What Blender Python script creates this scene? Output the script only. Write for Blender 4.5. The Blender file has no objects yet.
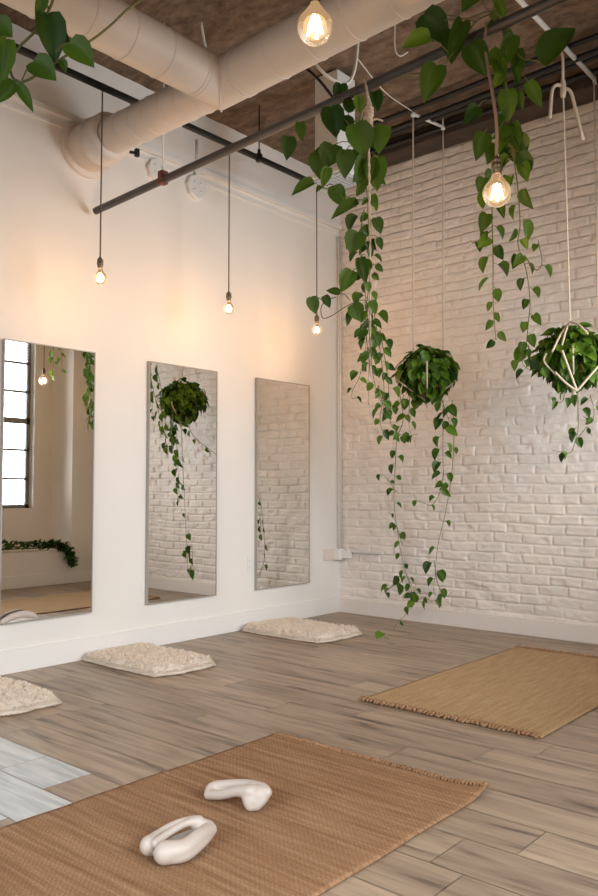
import bpy, bmesh, math, random
import numpy as np
from mathutils import Vector, Matrix
sc = bpy.context.scene
COL = sc.collection
PI = math.pi

# ---------------------------------------------------------------- camera
F0, YAW, PIT = 794.8, .7116, .0533
CAM = Vector((4.486, 0.0, 1.1))
cam = bpy.data.cameras.new('camera'); cam_o = bpy.data.objects.new('camera', cam); COL.objects.link(cam_o)
cam.sensor_fit = 'VERTICAL'; cam.sensor_height = 36; cam.lens = F0/896*36; cam.clip_start = .02
FW = Vector((-math.sin(YAW)*math.cos(PIT), math.cos(YAW)*math.cos(PIT), math.sin(PIT)))
RT = Vector((math.cos(YAW), math.sin(YAW), 0)); UP = RT.cross(FW)
cam_o.matrix_world = Matrix.Translation(CAM) @ Matrix((RT, UP, -FW)).transposed().to_4x4()
sc.camera = cam_o

# ---------------------------------------------------------------- light
sc.view_settings.view_transform = 'Standard'; sc.view_settings.look = 'None'
sc.view_settings.gamma = 1; sc.view_settings.use_curve_mapping = False
sc.view_settings.exposure = -0.05
W = bpy.data.worlds.new('sky'); sc.world = W; W.use_nodes = True
W.node_tree.nodes['Background'].inputs[0].default_value = (.86, .93, 1, 1)
W.node_tree.nodes['Background'].inputs[1].default_value = 1.2
sc.cycles.use_denoising = True
sc.cycles.max_bounces = 8; sc.cycles.diffuse_bounces = 5; sc.cycles.transparent_max_bounces = 16
sc.cycles.sample_clamp_indirect = 4; sc.cycles.caustics_reflective = False; sc.cycles.caustics_refractive = False
def area(name, loc, d, sx, sy, power, col, spread=180):
    l = bpy.data.lights.new(name, 'AREA'); l.shape = 'RECTANGLE'; l.size = sx; l.size_y = sy; l.energy = power; l.color = col; l.spread = math.radians(spread)
    o = bpy.data.objects.new(name, l); COL.objects.link(o); o.location = loc
    o.rotation_euler = Vector(d).to_track_quat('-Z', 'Y').to_euler(); return o
DAY = (.93, .965, 1.0)
area('daylight_recess', (4.46, 4.49, 1.965), (-1, 0, 0), 1.40, 2.14, 115, DAY, 160)        # just behind the panes of the recess window
area('fill_east', (7.05, 1.1, 2.0), (-1, .1, -.95), 2.6, 2.2, 120, DAY, 100)          # added daylight fill, in unseen windows right of the camera
area('fill_front', (3.0, -3.05, 2.0), (-.25, 1, -.85), 4.2, 2.2, 105, DAY, 95)     # fill light in unseen windows added behind the camera
BULB_W, BULB_COL = 11, (1.0, .55, .23)

# ---------------------------------------------------------------- helpers
def ray(x, y): return FW + RT*((x-299)/F0) - UP*((y-448)/F0)
def at(x, y, t): return CAM + ray(x, y)*t
def hit(x, y, ax, v):
    d = ray(x, y); return CAM + d*((v-CAM[ax])/d[ax])
def link(name, me, mat=None, parent=None):
    o = bpy.data.objects.new(name, me); COL.objects.link(o)
    if mat: me.materials.append(mat)
    if parent: o.parent = parent
    return o
def empty(name, loc=(0, 0, 0)):
    o = bpy.data.objects.new(name, None); COL.objects.link(o); o.location = loc; o.empty_display_size = .05; return o
def tag(o, label=None, cat=None, group=None, kind=None):
    if label: o['label'] = label
    if cat: o['category'] = cat
    if group: o['group'] = group
    if kind: o['kind'] = kind
    return o
class MB:
    def __init__(s, org=(0, 0, 0)): s.v = []; s.f = []; s.c = []; s.o = Vector(org)
    def add(s, vs, fs, c=None):
        n = len(s.v); s.v += [Vector(v)-s.o for v in vs]; s.f += [tuple(i+n for i in f) for f in fs]; s.c += [c if c else 0.5]*len(fs)
    def box(s, a, b):
        x0, y0, z0 = [min(a[i], b[i]) for i in range(3)]; x1, y1, z1 = [max(a[i], b[i]) for i in range(3)]
        s.add([(x0,y0,z0),(x1,y0,z0),(x1,y1,z0),(x0,y1,z0),(x0,y0,z1),(x1,y0,z1),(x1,y1,z1),(x0,y1,z1)],
              [(0,3,2,1),(4,5,6,7),(0,1,5,4),(1,2,6,5),(2,3,7,6),(3,0,4,7)])
    def tube(s, pts, r, seg=8, cap=True):
        pts = [Vector(p) for p in pts]; n = len(pts)
        rs = r if isinstance(r, (list, tuple)) else [r]*n
        V = []; Fs = []; u = None
        for i, p in enumerate(pts):
            t = (pts[min(i+1, n-1)]-pts[max(i-1, 0)])
            t = t.normalized() if t.length > 1e-9 else Vector((0, 0, 1))
            if u is None: u = t.cross(Vector((.31, .17, .93)) if abs(t.z) < .9 else Vector((1, .1, 0))).normalized()
            u = (u-t*u.dot(t)).normalized(); w = t.cross(u)
            for k in range(seg):
                a = 2*PI*k/seg; V.append(p+(u*math.cos(a)+w*math.sin(a))*rs[i])
        for i in range(n-1):
            for k in range(seg):
                k2 = (k+1) % seg; Fs.append((i*seg+k, i*seg+k2, (i+1)*seg+k2, (i+1)*seg+k))
        if cap: Fs.append(tuple(range(seg-1, -1, -1))); Fs.append(tuple((n-1)*seg+k for k in range(seg)))
        s.add(V, Fs)
    def lathe(s, prof, loc, seg=16, axis=None):
        # prof: (r,z) pairs along axis
        ax = Vector(axis).normalized() if axis else Vector((0, 0, 1))
        u = ax.orthogonal().normalized(); w = ax.cross(u); loc = Vector(loc); V = []; Fs = []
        for r, z in prof:
            for k in range(seg):
                a = 2*PI*k/seg; V.append(loc+ax*z+(u*math.cos(a)+w*math.sin(a))*max(r, 1e-5))
        for i in range(len(prof)-1):
            for k in range(seg):
                k2 = (k+1) % seg; Fs.append((i*seg+k, i*seg+k2, (i+1)*seg+k2, (i+1)*seg+k))
        s.add(V, Fs)
    def build(s, name, mat, parent=None, smooth=True, bevel=0):
        me = bpy.data.meshes.new(name); me.from_pydata([tuple(v) for v in s.v], [], s.f)
        at_ = me.attributes.new('tint', 'FLOAT', 'FACE'); at_.data.foreach_set('value', s.c)
        if smooth: me.polygons.foreach_set('use_smooth', [True]*len(me.polygons))
        me.update()
        o = link(name, me, mat, parent)
        if bevel:
            m = o.modifiers.new('b', 'BEVEL'); m.width = bevel; m.segments = 2; m.limit_method = 'ANGLE'
        if smooth and (bevel or name in HARD):
            pass
        return o
HARD = set()
def spline(pts, n=8):
    pts = [Vector(p) for p in pts]
    if len(pts) < 3: return [pts[0].lerp(pts[-1], i/n) for i in range(n+1)]
    P = [pts[0]*2-pts[1]]+pts+[pts[-1]*2-pts[-2]]; out = []
    for i in range(1, len(P)-2):
        for k in range(n):
            t = k/n; a, b, c, d = P[i-1], P[i], P[i+1], P[i+2]
            out.append(.5*((2*b)+(c-a)*t+(2*a-5*b+4*c-d)*t*t+(3*b-a-3*c+d)*t**3))
    out.append(pts[-1]); return out

# ---------------------------------------------------------------- materials
def mat(name, col=(.8, .8, .8), rough=.6, metal=0, spec=.5, bump=0, bscale=30, var=0, vscale=3, coat=0, trans=0):
    m = bpy.data.materials.new(name); m.use_nodes = True; nt = m.node_tree; b = nt.nodes['Principled BSDF']
    b.inputs['Base Color'].default_value = (*col, 1); b.inputs['Roughness'].default_value = rough
    b.inputs['Metallic'].default_value = metal; b.inputs['Specular IOR Level'].default_value = spec
    b.inputs['Coat Weight'].default_value = coat
    tc = nt.nodes.new('ShaderNodeTexCoord')
    if var:
        n = nt.nodes.new('ShaderNodeTexNoise'); n.inputs['Scale'].default_value = vscale; n.inputs['Detail'].default_value = 6
        nt.links.new(tc.outputs['Object'], n.inputs['Vector'])
        r = nt.nodes.new('ShaderNodeValToRGB'); r.color_ramp.elements[0].position = .3; r.color_ramp.elements[1].position = .7
        r.color_ramp.elements[0].color = (*[c*(1-var) for c in col], 1); r.color_ramp.elements[1].color = (*[min(1, c*(1+var*.6)) for c in col], 1)
        nt.links.new(n.outputs['Fac'], r.inputs['Fac']); nt.links.new(r.outputs['Color'], b.inputs['Base Color'])
    if bump:
        n = nt.nodes.new('ShaderNodeTexNoise'); n.inputs['Scale'].default_value = bscale; n.inputs['Detail'].default_value = 5
        nt.links.new(tc.outputs['Object'], n.inputs['Vector'])
        bp = nt.nodes.new('ShaderNodeBump'); bp.inputs['Strength'].default_value = bump; bp.inputs['Distance'].default_value = .01
        nt.links.new(n.outputs['Fac'], bp.inputs['Height']); nt.links.new(bp.outputs['Normal'], b.inputs['Normal'])
    return m
M = {}
M['plaster'] = mat('plaster', (.80, .765, .715), .75, bump=.15, bscale=9, var=.035, vscale=1.3)
M['trimw'] = mat('painted_trim', (.80, .775, .735), .5, bump=.05, bscale=20)
M['brick'] = mat('painted_brick', (.78, .715, .655), .72, bump=.35, bscale=60, var=.09, vscale=5)
M['duct'] = mat('painted_duct', (.72, .635, .56), .5, bump=.03, bscale=12, var=.04)
M['rod'] = mat('dark_steel', (.075, .072, .07), .42, metal=.55, bump=.05, bscale=60, var=.2, vscale=12)
M['black'] = mat('black_metal', (.02, .02, .02), .45, metal=.3)
M['cord'] = mat('brown_cord', (.13, .09, .065), .8, bump=.3, bscale=200)
M['jutecord'] = mat('jute_cord', (.36, .25, .17), .9, bump=.5, bscale=150)
M['brass'] = mat('aged_brass', (.22, .16, .10), .4, metal=.7, var=.2, vscale=40)
M['rope'] = mat('cotton_rope', (.60, .49, .37), .9, bump=.6, bscale=180, var=.12, vscale=60)
M['wcable'] = mat('white_cable', (.72, .68, .60), .6)
M['plastic'] = mat('white_plastic', (.78, .77, .74), .4)
M['steelw'] = mat('white_steel', (.70, .68, .64), .4, var=.05, vscale=20)
M['ceramic'] = mat('pale_ceramic', (.51, .44, .385), .5, bump=.05, bscale=80, var=.03)
M['frame'] = mat('brushed_frame', (.36, .34, .30), .45, metal=.15)
M['winframe'] = mat('window_steel', (.22, .225, .23), .5, metal=.1)
M['pot'] = mat('clay_pot', (.28, .16, .09), .8, bump=.2)
M['stem'] = mat('vine_stem', (.12, .13, .045), .7)
M['stemb'] = mat('brown_stem', (.20, .13, .07), .8)
M['wool'] = mat('wool', (.90, .80, .68), .95, spec=.05, var=.08, vscale=14)
_nt = M['wool'].node_tree; _p = _nt.nodes['Principled BSDF']; _t = _nt.nodes.new('ShaderNodeBsdfTranslucent'); _m = _nt.nodes.new('ShaderNodeMixShader')
_t.inputs[0].default_value = (.92, .84, .72, 1); _m.inputs[0].default_value = .3
_nt.links.new(_p.outputs[0], _m.inputs[1]); _nt.links.new(_t.outputs[0], _m.inputs[2]); _nt.links.new(_m.outputs[0], _nt.nodes['Material Output'].inputs[0])
M['grille'] = mat('grille', (.45, .50, .54), .5, metal=.2)
M['wood'] = mat('old_dark_wood', (.055, .037, .026), .85, bump=.5, bscale=25, var=.35, vscale=6)

def mirror_mat():
    m = bpy.data.materials.new('mirror_glass'); m.use_nodes = True; b = m.node_tree.nodes['Principled BSDF']
    b.inputs['Base Color'].default_value = (.90, .90, .87, 1); b.inputs['Metallic'].default_value = 1; b.inputs['Roughness'].default_value = .0
    return m
M['mirror'] = mirror_mat()
def glass_mat(name, tint=(1, 1, 1), fac=.12, rough=.02):
    m = bpy.data.materials.new(name); m.use_nodes = True; nt = m.node_tree; nt.nodes.clear()
    o = nt.nodes.new('ShaderNodeOutputMaterial'); mx = nt.nodes.new('ShaderNodeMixShader')
    t = nt.nodes.new('ShaderNodeBsdfTransparent'); g = nt.nodes.new('ShaderNodeBsdfGlossy'); fr = nt.nodes.new('ShaderNodeFresnel')
    fr.inputs['IOR'].default_value = 1.45; t.inputs[0].default_value = (*tint, 1); g.inputs['Roughness'].default_value = rough
    nt.links.new(fr.outputs[0], mx.inputs[0]); nt.links.new(t.outputs[0], mx.inputs[1]); nt.links.new(g.outputs[0], mx.inputs[2])
    nt.links.new(mx.outputs[0], o.inputs[0]); return m
def bulb_mat():
    m = glass_mat('bulb_glass', (1, .93, .80)); nt = m.node_tree; o = [n for n in nt.nodes if n.type == 'OUTPUT_MATERIAL'][0]; mx = [n for n in nt.nodes if n.type == 'MIX_SHADER'][0]
    e = nt.nodes.new('ShaderNodeEmission'); e.inputs[0].default_value = (1, .62, .30, 1); e.inputs[1].default_value = .45     # the lit bulb glows
    a = nt.nodes.new('ShaderNodeAddShader'); nt.links.new(mx.outputs[0], a.inputs[0]); nt.links.new(e.outputs[0], a.inputs[1]); nt.links.new(a.outputs[0], o.inputs[0]); return m
M['bulbglass'] = bulb_mat()
M['pane'] = glass_mat('window_glass', (.97, .99, 1))
def emit(name, col, s):
    m = bpy.data.materials.new(name); m.use_nodes = True; nt = m.node_tree; nt.nodes.clear()
    o = nt.nodes.new('ShaderNodeOutputMaterial'); e = nt.nodes.new('ShaderNodeEmission')
    e.inputs[0].default_value = (*col, 1); e.inputs[1].default_value = s; nt.links.new(e.outputs[0], o.inputs[0]); return m
M['filament'] = emit('glowing_filament', (1, .74, .42), 40)

def leaf_mat(name, dark, light, rough=.38):
    m = bpy.data.materials.new(name); m.use_nodes = True; nt = m.node_tree; b = nt.nodes['Principled BSDF']; L = nt.links
    a = nt.nodes.new('ShaderNodeAttribute'); a.attribute_name = 'tint'
    r = nt.nodes.new('ShaderNodeValToRGB'); e = r.color_ramp.elements
    e[0].position = 0; e[0].color = (*dark, 1); e[1].position = 1; e[1].color = (*light, 1)
    L.new(a.outputs['Fac'], r.inputs['Fac'])
    n = nt.nodes.new('ShaderNodeTexNoise'); n.inputs['Scale'].default_value = 18; tc = nt.nodes.new('ShaderNodeTexCoord'); L.new(tc.outputs['Object'], n.inputs['Vector'])
    hs = nt.nodes.new('ShaderNodeHueSaturation'); mr = nt.nodes.new('ShaderNodeMapRange'); mr.inputs[3].default_value = .75; mr.inputs[4].default_value = 1.3
    L.new(n.outputs['Fac'], mr.inputs[0]); L.new(mr.outputs[0], hs.inputs['Value']); L.new(r.outputs['Color'], hs.inputs['Color']); L.new(hs.outputs[0], b.inputs['Base Color'])
    b.inputs['Roughness'].default_value = rough; b.inputs['Specular IOR Level'].default_value = .3
    tr = nt.nodes.new('ShaderNodeBsdfTranslucent'); L.new(hs.outputs[0], tr.inputs[0]); mx = nt.nodes.new('ShaderNodeMixShader'); mx.inputs[0].default_value = .30
    out = nt.nodes['Material Output']; L.new(b.outputs[0], mx.inputs[1]); L.new(tr.outputs[0], mx.inputs[2]); L.new(mx.outputs[0], out.inputs[0]); return m
M['leaf'] = leaf_mat('pothos_leaf', (.014, .048, .006), (.125, .24, .02), .42)

def floor_mat():
    m = bpy.data.materials.new('floor_planks'); m.use_nodes = True; nt = m.node_tree; b = nt.nodes['Principled BSDF']; L = nt.links
    N = lambda t: nt.nodes.new(t)
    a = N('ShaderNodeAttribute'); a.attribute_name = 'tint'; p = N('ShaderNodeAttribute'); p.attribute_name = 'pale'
    tc = N('ShaderNodeTexCoord'); mp = N('ShaderNodeMapping'); mp.inputs['Scale'].default_value = (.9, 9, 1)
    off = N('ShaderNodeCombineXYZ'); mu = N('ShaderNodeMath'); mu.operation = 'MULTIPLY'; mu.inputs[1].default_value = 37
    L.new(a.outputs['Fac'], mu.inputs[0]); L.new(mu.outputs[0], off.inputs[0]); L.new(mu.outputs[0], off.inputs[2]); L.new(off.outputs[0], mp.inputs['Location'])
    L.new(tc.outputs['Object'], mp.inputs['Vector'])
    n1 = N('ShaderNodeTexNoise'); n1.inputs['Scale'].default_value = 2.2; n1.inputs['Detail'].default_value = 5; n1.inputs['Distortion'].default_value = .6
    mp2 = N('ShaderNodeMapping'); mp2.inputs['Scale'].default_value = (2.5, 60, 1); L.new(tc.outputs['Object'], mp2.inputs['Vector']); L.new(off.outputs[0], mp2.inputs['Location'])
    n2 = N('ShaderNodeTexNoise'); n2.inputs['Scale'].default_value = 2; n2.inputs['Detail'].default_value = 4
    L.new(mp.outputs[0], n1.inputs['Vector']); L.new(mp2.outputs[0], n2.inputs['Vector'])
    r = N('ShaderNodeValToRGB'); e = r.color_ramp.elements
    e[0].position = .30; e[0].color = (.12, .09, .068, 1); e[1].position = .74; e[1].color = (.43, .32, .225, 1)
    k = e.new(.41); k.color = (.28, .21, .15, 1); k = e.new(.55); k.color = (.365, .277, .198, 1)
    L.new(n1.outputs['Fac'], r.inputs['Fac'])
    mr = N('ShaderNodeMapRange'); mr.inputs[1].default_value = .25; mr.inputs[2].default_value = .75; mr.inputs[3].default_value = .84; mr.inputs[4].default_value = 1.12; L.new(n2.outputs['Fac'], mr.inputs[0])
    mr2 = N('ShaderNodeMapRange'); mr2.inputs[3].default_value = .86; mr2.inputs[4].default_value = 1.12; L.new(a.outputs['Fac'], mr2.inputs[0])
    mm = N('ShaderNodeMath'); mm.operation = 'MULTIPLY'; L.new(mr.outputs[0], mm.inputs[0]); L.new(mr2.outputs[0], mm.inputs[1])
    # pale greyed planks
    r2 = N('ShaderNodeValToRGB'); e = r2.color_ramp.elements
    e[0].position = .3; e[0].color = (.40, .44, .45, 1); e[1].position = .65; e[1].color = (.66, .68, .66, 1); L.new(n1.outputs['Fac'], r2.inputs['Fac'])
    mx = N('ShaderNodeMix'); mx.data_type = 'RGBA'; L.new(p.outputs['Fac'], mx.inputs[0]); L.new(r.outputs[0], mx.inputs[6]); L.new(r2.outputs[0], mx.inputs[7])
    hs = N('ShaderNodeHueSaturation'); L.new(mm.outputs[0], hs.inputs['Value']); L.new(mx.outputs[2], hs.inputs['Color']); L.new(hs.outputs[0], b.inputs['Base Color'])
    b.inputs['Roughness'].default_value = .42
    bp = N('ShaderNodeBump'); bp.inputs['Strength'].default_value = .12; bp.inputs['Distance'].default_value = .004; L.new(n2.outputs['Fac'], bp.inputs['Height']); L.new(bp.outputs[0], b.inputs['Normal'])
    return m
def jute_mat(name, c0, c1, c2, st=(1.4, 26, 1)):
    m = bpy.data.materials.new(name); m.use_nodes = True; nt = m.node_tree; b = nt.nodes['Principled BSDF']; L = nt.links
    N = lambda t: nt.nodes.new(t)
    tc = N('ShaderNodeTexCoord')
    w1 = N('ShaderNodeTexWave'); w1.bands_direction = 'Y'; w1.inputs['Scale'].default_value = 40; w1.inputs['Distortion'].default_value = 4; w1.inputs['Detail'].default_value = 2; w1.inputs['Detail Scale'].default_value = 2.5
    w2 = N('ShaderNodeTexWave'); w2.bands_direction = 'DIAGONAL'; w2.inputs['Scale'].default_value = 33; w2.inputs['Distortion'].default_value = 6; w2.inputs['Detail'].default_value = 2; w2.inputs['Detail Scale'].default_value = 2.5
    L.new(tc.outputs['Object'], w1.inputs['Vector']); L.new(tc.outputs['Object'], w2.inputs['Vector'])
    mul = N('ShaderNodeMath'); mul.operation = 'MULTIPLY'; L.new(w1.outputs['Fac'], mul.inputs[0]); L.new(w2.outputs['Fac'], mul.inputs[1])
    mp = N('ShaderNodeMapping'); mp.inputs['Scale'].default_value = st; L.new(tc.outputs['Object'], mp.inputs['Vector'])
    n = N('ShaderNodeTexNoise'); n.inputs['Scale'].default_value = 1.6; n.inputs['Detail'].default_value = 5; L.new(mp.outputs[0], n.inputs['Vector'])
    r = N('ShaderNodeValToRGB'); e = r.color_ramp.elements
    e[0].position = .3; e[0].color = (*c0, 1); e[1].position = .7; e[1].color = (*c2, 1); k = e.new(.5); k.color = (*c1, 1)
    L.new(n.outputs['Fac'], r.inputs['Fac'])
    mr = N('ShaderNodeMapRange'); mr.inputs[3].default_value = .78; mr.inputs[4].default_value = 1.22; L.new(mul.outputs[0], mr.inputs[0])
    hs = N('ShaderNodeHueSaturation'); L.new(mr.outputs[0], hs.inputs['Value']); L.new(r.outputs[0], hs.inputs['Color']); L.new(hs.outputs[0], b.inputs['Base Color'])
    b.inputs['Roughness'].default_value = .95; b.inputs['Specular IOR Level'].default_value = .15
    bp = N('ShaderNodeBump'); bp.inputs['Strength'].default_value = .8; bp.inputs['Distance'].default_value = .004; L.new(mul.outputs[0], bp.inputs['Height']); L.new(bp.outputs[0], b.inputs['Normal'])
    return m
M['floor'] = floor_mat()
M['jute'] = jute_mat('brown_jute', (.27, .145, .072), (.37, .21, .112), (.46, .285, .165))
M['jute2'] = jute_mat('golden_jute', (.44, .285, .15), (.50, .335, .18), (.56, .39, .215), (30, 3, 1))
def ceil_mat():
    m = bpy.data.materials.new('rough_ceiling'); m.use_nodes = True; nt = m.node_tree; b = nt.nodes['Principled BSDF']; L = nt.links
    tc = nt.nodes.new('ShaderNodeTexCoord'); mp = nt.nodes.new('ShaderNodeMapping'); mp.inputs['Scale'].default_value = (1, 1.7, 1); L.new(tc.outputs['Object'], mp.inputs[0])
    n = nt.nodes.new('ShaderNodeTexNoise'); n.inputs['Scale'].default_value = 7; n.inputs['Detail'].default_value = 9; n.inputs['Roughness'].default_value = .7; L.new(mp.outputs[0], n.inputs[0])
    r = nt.nodes.new('ShaderNodeValToRGB'); e = r.color_ramp.elements; e[0].position = .32; e[0].color = (.07, .043, .026, 1); e[1].position = .68; e[1].color = (.27, .178, .115, 1)
    L.new(n.outputs[0], r.inputs[0]); L.new(r.outputs[0], b.inputs['Base Color']); b.inputs['Roughness'].default_value = .95
    bp = nt.nodes.new('ShaderNodeBump'); bp.inputs['Strength'].default_value = .7; bp.inputs['Distance'].default_value = .03; L.new(n.outputs[0], bp.inputs['Height']); L.new(bp.outputs[0], b.inputs['Normal'])
    return m
M['ceil'] = ceil_mat()

# ---------------------------------------------------------------- the setting
D, ZC, ZS = 5.776, 3.97, 3.56
XR, XE, YF = 3.85, 7.2, -3.2
RY0, RY1, RX, RZ0, RZ1 = 3.62, 5.44, 4.30, .40, 3.45       # window recess in the right wall
def struct(o): o['kind'] = 'structure'; return o
rng = np.random.default_rng(4); random.seed(7)
def vnoise(X, Z, sx, sz, seed):
    r = np.random.default_rng(seed); nx = int(X.max()/sx)+3; nz = int(Z.max()/sz)+3; g = r.random((nx, nz))
    u = X/sx; v = Z/sz; i = np.floor(u).astype(int); j = np.floor(v).astype(int); a = u-i; b = v-j
    a = a*a*(3-2*a); b = b*b*(3-2*b)
    return g[i, j]*(1-a)*(1-b)+g[i+1, j]*a*(1-b)+g[i, j+1]*(1-a)*b+g[i+1, j+1]*a*b
def grid_mesh(name, co, nx, nz, mt, flip=False):
    idx = np.arange(nx*nz).reshape(nx, nz)
    q = np.stack([idx[:-1, :-1], idx[1:, :-1], idx[1:, 1:], idx[:-1, 1:]], -1).reshape(-1, 4)
    if flip: q = q[:, ::-1]
    me = bpy.data.meshes.new(name); me.vertices.add(nx*nz); me.vertices.foreach_set('co', co.reshape(-1).astype(np.float32))
    me.loops.add(q.size); me.loops.foreach_set('vertex_index', q.reshape(-1).astype(np.int32))
    me.polygons.add(len(q)); me.polygons.foreach_set('loop_start', (np.arange(len(q))*4).astype(np.int32)); me.polygons.foreach_set('loop_total', np.full(len(q), 4, np.int32))
    me.update(calc_edges=True); me.polygons.foreach_set('use_smooth', [True]*len(q)); me.validate()
    return link(name, me, mt)
# floor: staggered planks running along X, each slightly its own tone
def build_floor():
    pw = .2155; V = []; Fc = []; T = []; Pq = []
    y = 1.865-pw*24; row = 0
    while y < D:
        row += 1
        r = random.Random(row*13+1); x = -r.random()*1.2
        joint = {1.865: [(.55, 1.815)], }
        edges = [x]
        while x < XE+.3: x += r.choice([.92, 1.15, 1.22, 1.3]); edges.append(x)
        if abs(y-(1.865-pw)) < .02: edges = [-.3, .62, 1.50, 1.815, 2.9, 4.1, 5.2, 6.4, 7.6]
        if abs(y-(1.865-2*pw)) < .02: edges = [-.3, .9, 2.015, 3.2, 4.4, 5.5, 6.7, 7.9]
        if abs(y-(1.865-3*pw)) < .02: edges = [-.3, .5, 1.96, 3.0, 4.2, 5.4, 6.6, 7.9]
        for a, b in zip(edges[:-1], edges[1:]):
            a_, b_ = max(a, -.05), min(b, XE+.05); y0, y1 = max(y, YF-.05), min(y+pw, D+.05)
            if b_ <= a_ or y1 <= y0: continue
            g = .0017; n = len(V)
            V += [(a_+g, y0+g, 0), (b_-g, y0+g, 0), (b_-g, y1-g, 0), (a_+g, y1-g, 0)]; Fc.append((n, n+1, n+2, n+3))
            T.append(r.random()); yc = (y0+y1)/2
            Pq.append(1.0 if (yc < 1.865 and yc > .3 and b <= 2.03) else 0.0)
        y += pw
    n = len(V); V += [(-.1, YF-.1, -.004), (XE+.1, YF-.1, -.004), (XE+.1, D+.1, -.004), (-.1, D+.1, -.004)]; Fc.append((n, n+1, n+2, n+3)); T.append(0.); Pq.append(0.)
    V += [(x, y, -.12) for x, y, _ in V[n:n+4]]
    for k in range(4): Fc.append((n+k, n+4+k, n+4+(k+1) % 4, n+(k+1) % 4)); T.append(0.); Pq.append(0.)
    Fc.append((n+7, n+6, n+5, n+4)); T.append(0.); Pq.append(0.)
    me = bpy.data.meshes.new('floor'); me.from_pydata(V, [], Fc)
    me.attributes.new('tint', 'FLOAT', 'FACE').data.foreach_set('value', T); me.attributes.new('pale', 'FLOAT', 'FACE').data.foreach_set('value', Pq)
    struct(link('floor', me, M['floor']))
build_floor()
# brick wall (back): painted running bond in relief
def build_brick():
    nx, nz = 470, 640
    x = np.linspace(0, XR+.02, nx); z = np.linspace(0, ZC+.03, nz); X, Z = np.meshgrid(x, z, indexing='ij')
    ch, bl = .0765, .238
    wz = Z+.014*(vnoise(X, Z, .4, .4, 1)-.5)+.007*(vnoise(X, Z, .09, .2, 9)-.5)
    row = np.floor(wz/ch).astype(int); fz = wz/ch-row
    rr = np.random.default_rng(3).random(400)
    sh = (row % 2)*.5+rr[row % 400]*.22
    u = (X+.016*(vnoise(X, Z, .2, .05, 2)-.5))/bl+sh+5; col = np.floor(u).astype(int); fx = u-col
    ez = np.minimum(fz, 1-fz)*ch; ex = np.minimum(fx, 1-fx)*bl
    ss = lambda e, a, b: np.clip((e-a)/(b-a), 0, 1)**2*(3-2*np.clip((e-a)/(b-a), 0, 1))
    bz = ss(ez, .002, .012); bx = ss(ex, .002, .012)
    hsh = lambda k: np.modf(np.abs(np.sin(row*12.9898+col*78.233+k*37.7)*43758.5453))[0]
    smear = np.clip(vnoise(X, Z, .55, .22, 5)*1.2+.35*vnoise(X, Z, .12, .05, 6)-.42, 0, 1)    # thick paint filling the joints
    smear = np.maximum(smear, np.clip((.26-Z)/.10, 0, 1)*.8)
    smear = np.maximum(smear, np.clip((.7-X)/.7, 0, 1)*.55)
    up = np.clip((Z-1.9)/.5, 0, 1)
    bx = 1-(1-bx)*(1-.35*up)
    relief = .0135*(bz*bx-1)*(1-.78*smear)+(hsh(1)-.5)*.008*(1-.4*smear)
    relief += (fz-.5)*(hsh(2)-.3)*.006+(fx-.5)*(hsh(3)-.5)*.005
    relief += .0065*(vnoise(X, Z, .05, .025, 7)-.5)+.0022*(vnoise(X, Z, .018, .012, 8)-.5)+.016*(vnoise(X, Z, .8, .6, 11)-.5)
    chip = np.clip(vnoise(X, Z, .13, .08, 12)-.72, 0, 1)*5
    relief -= .010*np.clip(chip, 0, 1)*(1-up*.5)
    relief += up*.006*ss(fz, .0, .9)*(1-smear*.5)                   # upper courses overhang their bed joints a little
    Y = D-.012-relief
    struct(grid_mesh('wall_back', np.stack([X, Y, Z], -1), nx, nz, M['brick']))
build_brick()
b = MB(); b.box((-.15, D+.04, -.05), (XR+.6, D+.2, ZC+.1)); o = b.build('wall_back', M['plaster'], smooth=False); struct(o)
# ceiling
def build_ceiling():
    nx, ny = 240, 300
    x = np.linspace(-.02, XE+.05, nx); y = np.linspace(0, D-YF+.1, ny); X, Y = np.meshgrid(x, y, indexing='ij'); Xp = X+.1
    h = .05*(vnoise(Xp, Y, .5, .12, 21)-.5)+.03*(vnoise(Xp, Y, .12, .06, 22)-.5)+.05*(vnoise(Xp, Y, .9, .5, 23)-.5)
    bo = np.floor(Y/.19).astype(int); h += (np.random.default_rng(8).random(100)[bo]-.5)*.022
    h += .04*np.clip(((Y+YF)-5.0)/.3, 0, 1)*(vnoise(Xp, Y, .3, .1, 25)-.2)
    fade = np.clip(X/.12, 0, 1)
    Z = ZC+.02-h*.8*fade
    struct(grid_mesh('ceiling', np.stack([X, Y+YF, Z], -1), nx, ny, M['ceil'], flip=True))
build_ceiling()
# mirror wall (left)
b = MB(); b.box((-.15, YF-.1, -.05), (0, D+.04, ZC+.1)); struct(b.build('wall_left', M['plaster'], smooth=False))
b = MB(); b.box((0, YF, 0), (.014, D-.012, .135)); b.box((0, YF, .135), (.009, D-.012, .147)); struct(b.build('baseboard_left', M['trimw'], smooth=False, bevel=.003))
b = MB(); b.box((.014, D-.034, 0), (XR, D+.01, .115)); b.box((.014, D-.028, .115), (XR, D+.01, .128)); struct(b.build('baseboard_back', mat('painted_base', (.74, .68, .62), .6, bump=.1, bscale=20), smooth=False, bevel=.003))
b = MB(); b.box((0, YF, ZS), (.02, D-.002, ZC+.03)); struct(b.build('trim_1', M['plaster'], smooth=False, bevel=.003))
b = MB(); b.box((0, YF, ZS-.035), (.035, D-.002, ZS+.004)); b.box((0, YF, ZS-.10), (.012, D-.002, ZS-.075)); struct(b.build('trim_2', M['trimw'], smooth=False, bevel=.003))
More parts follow.
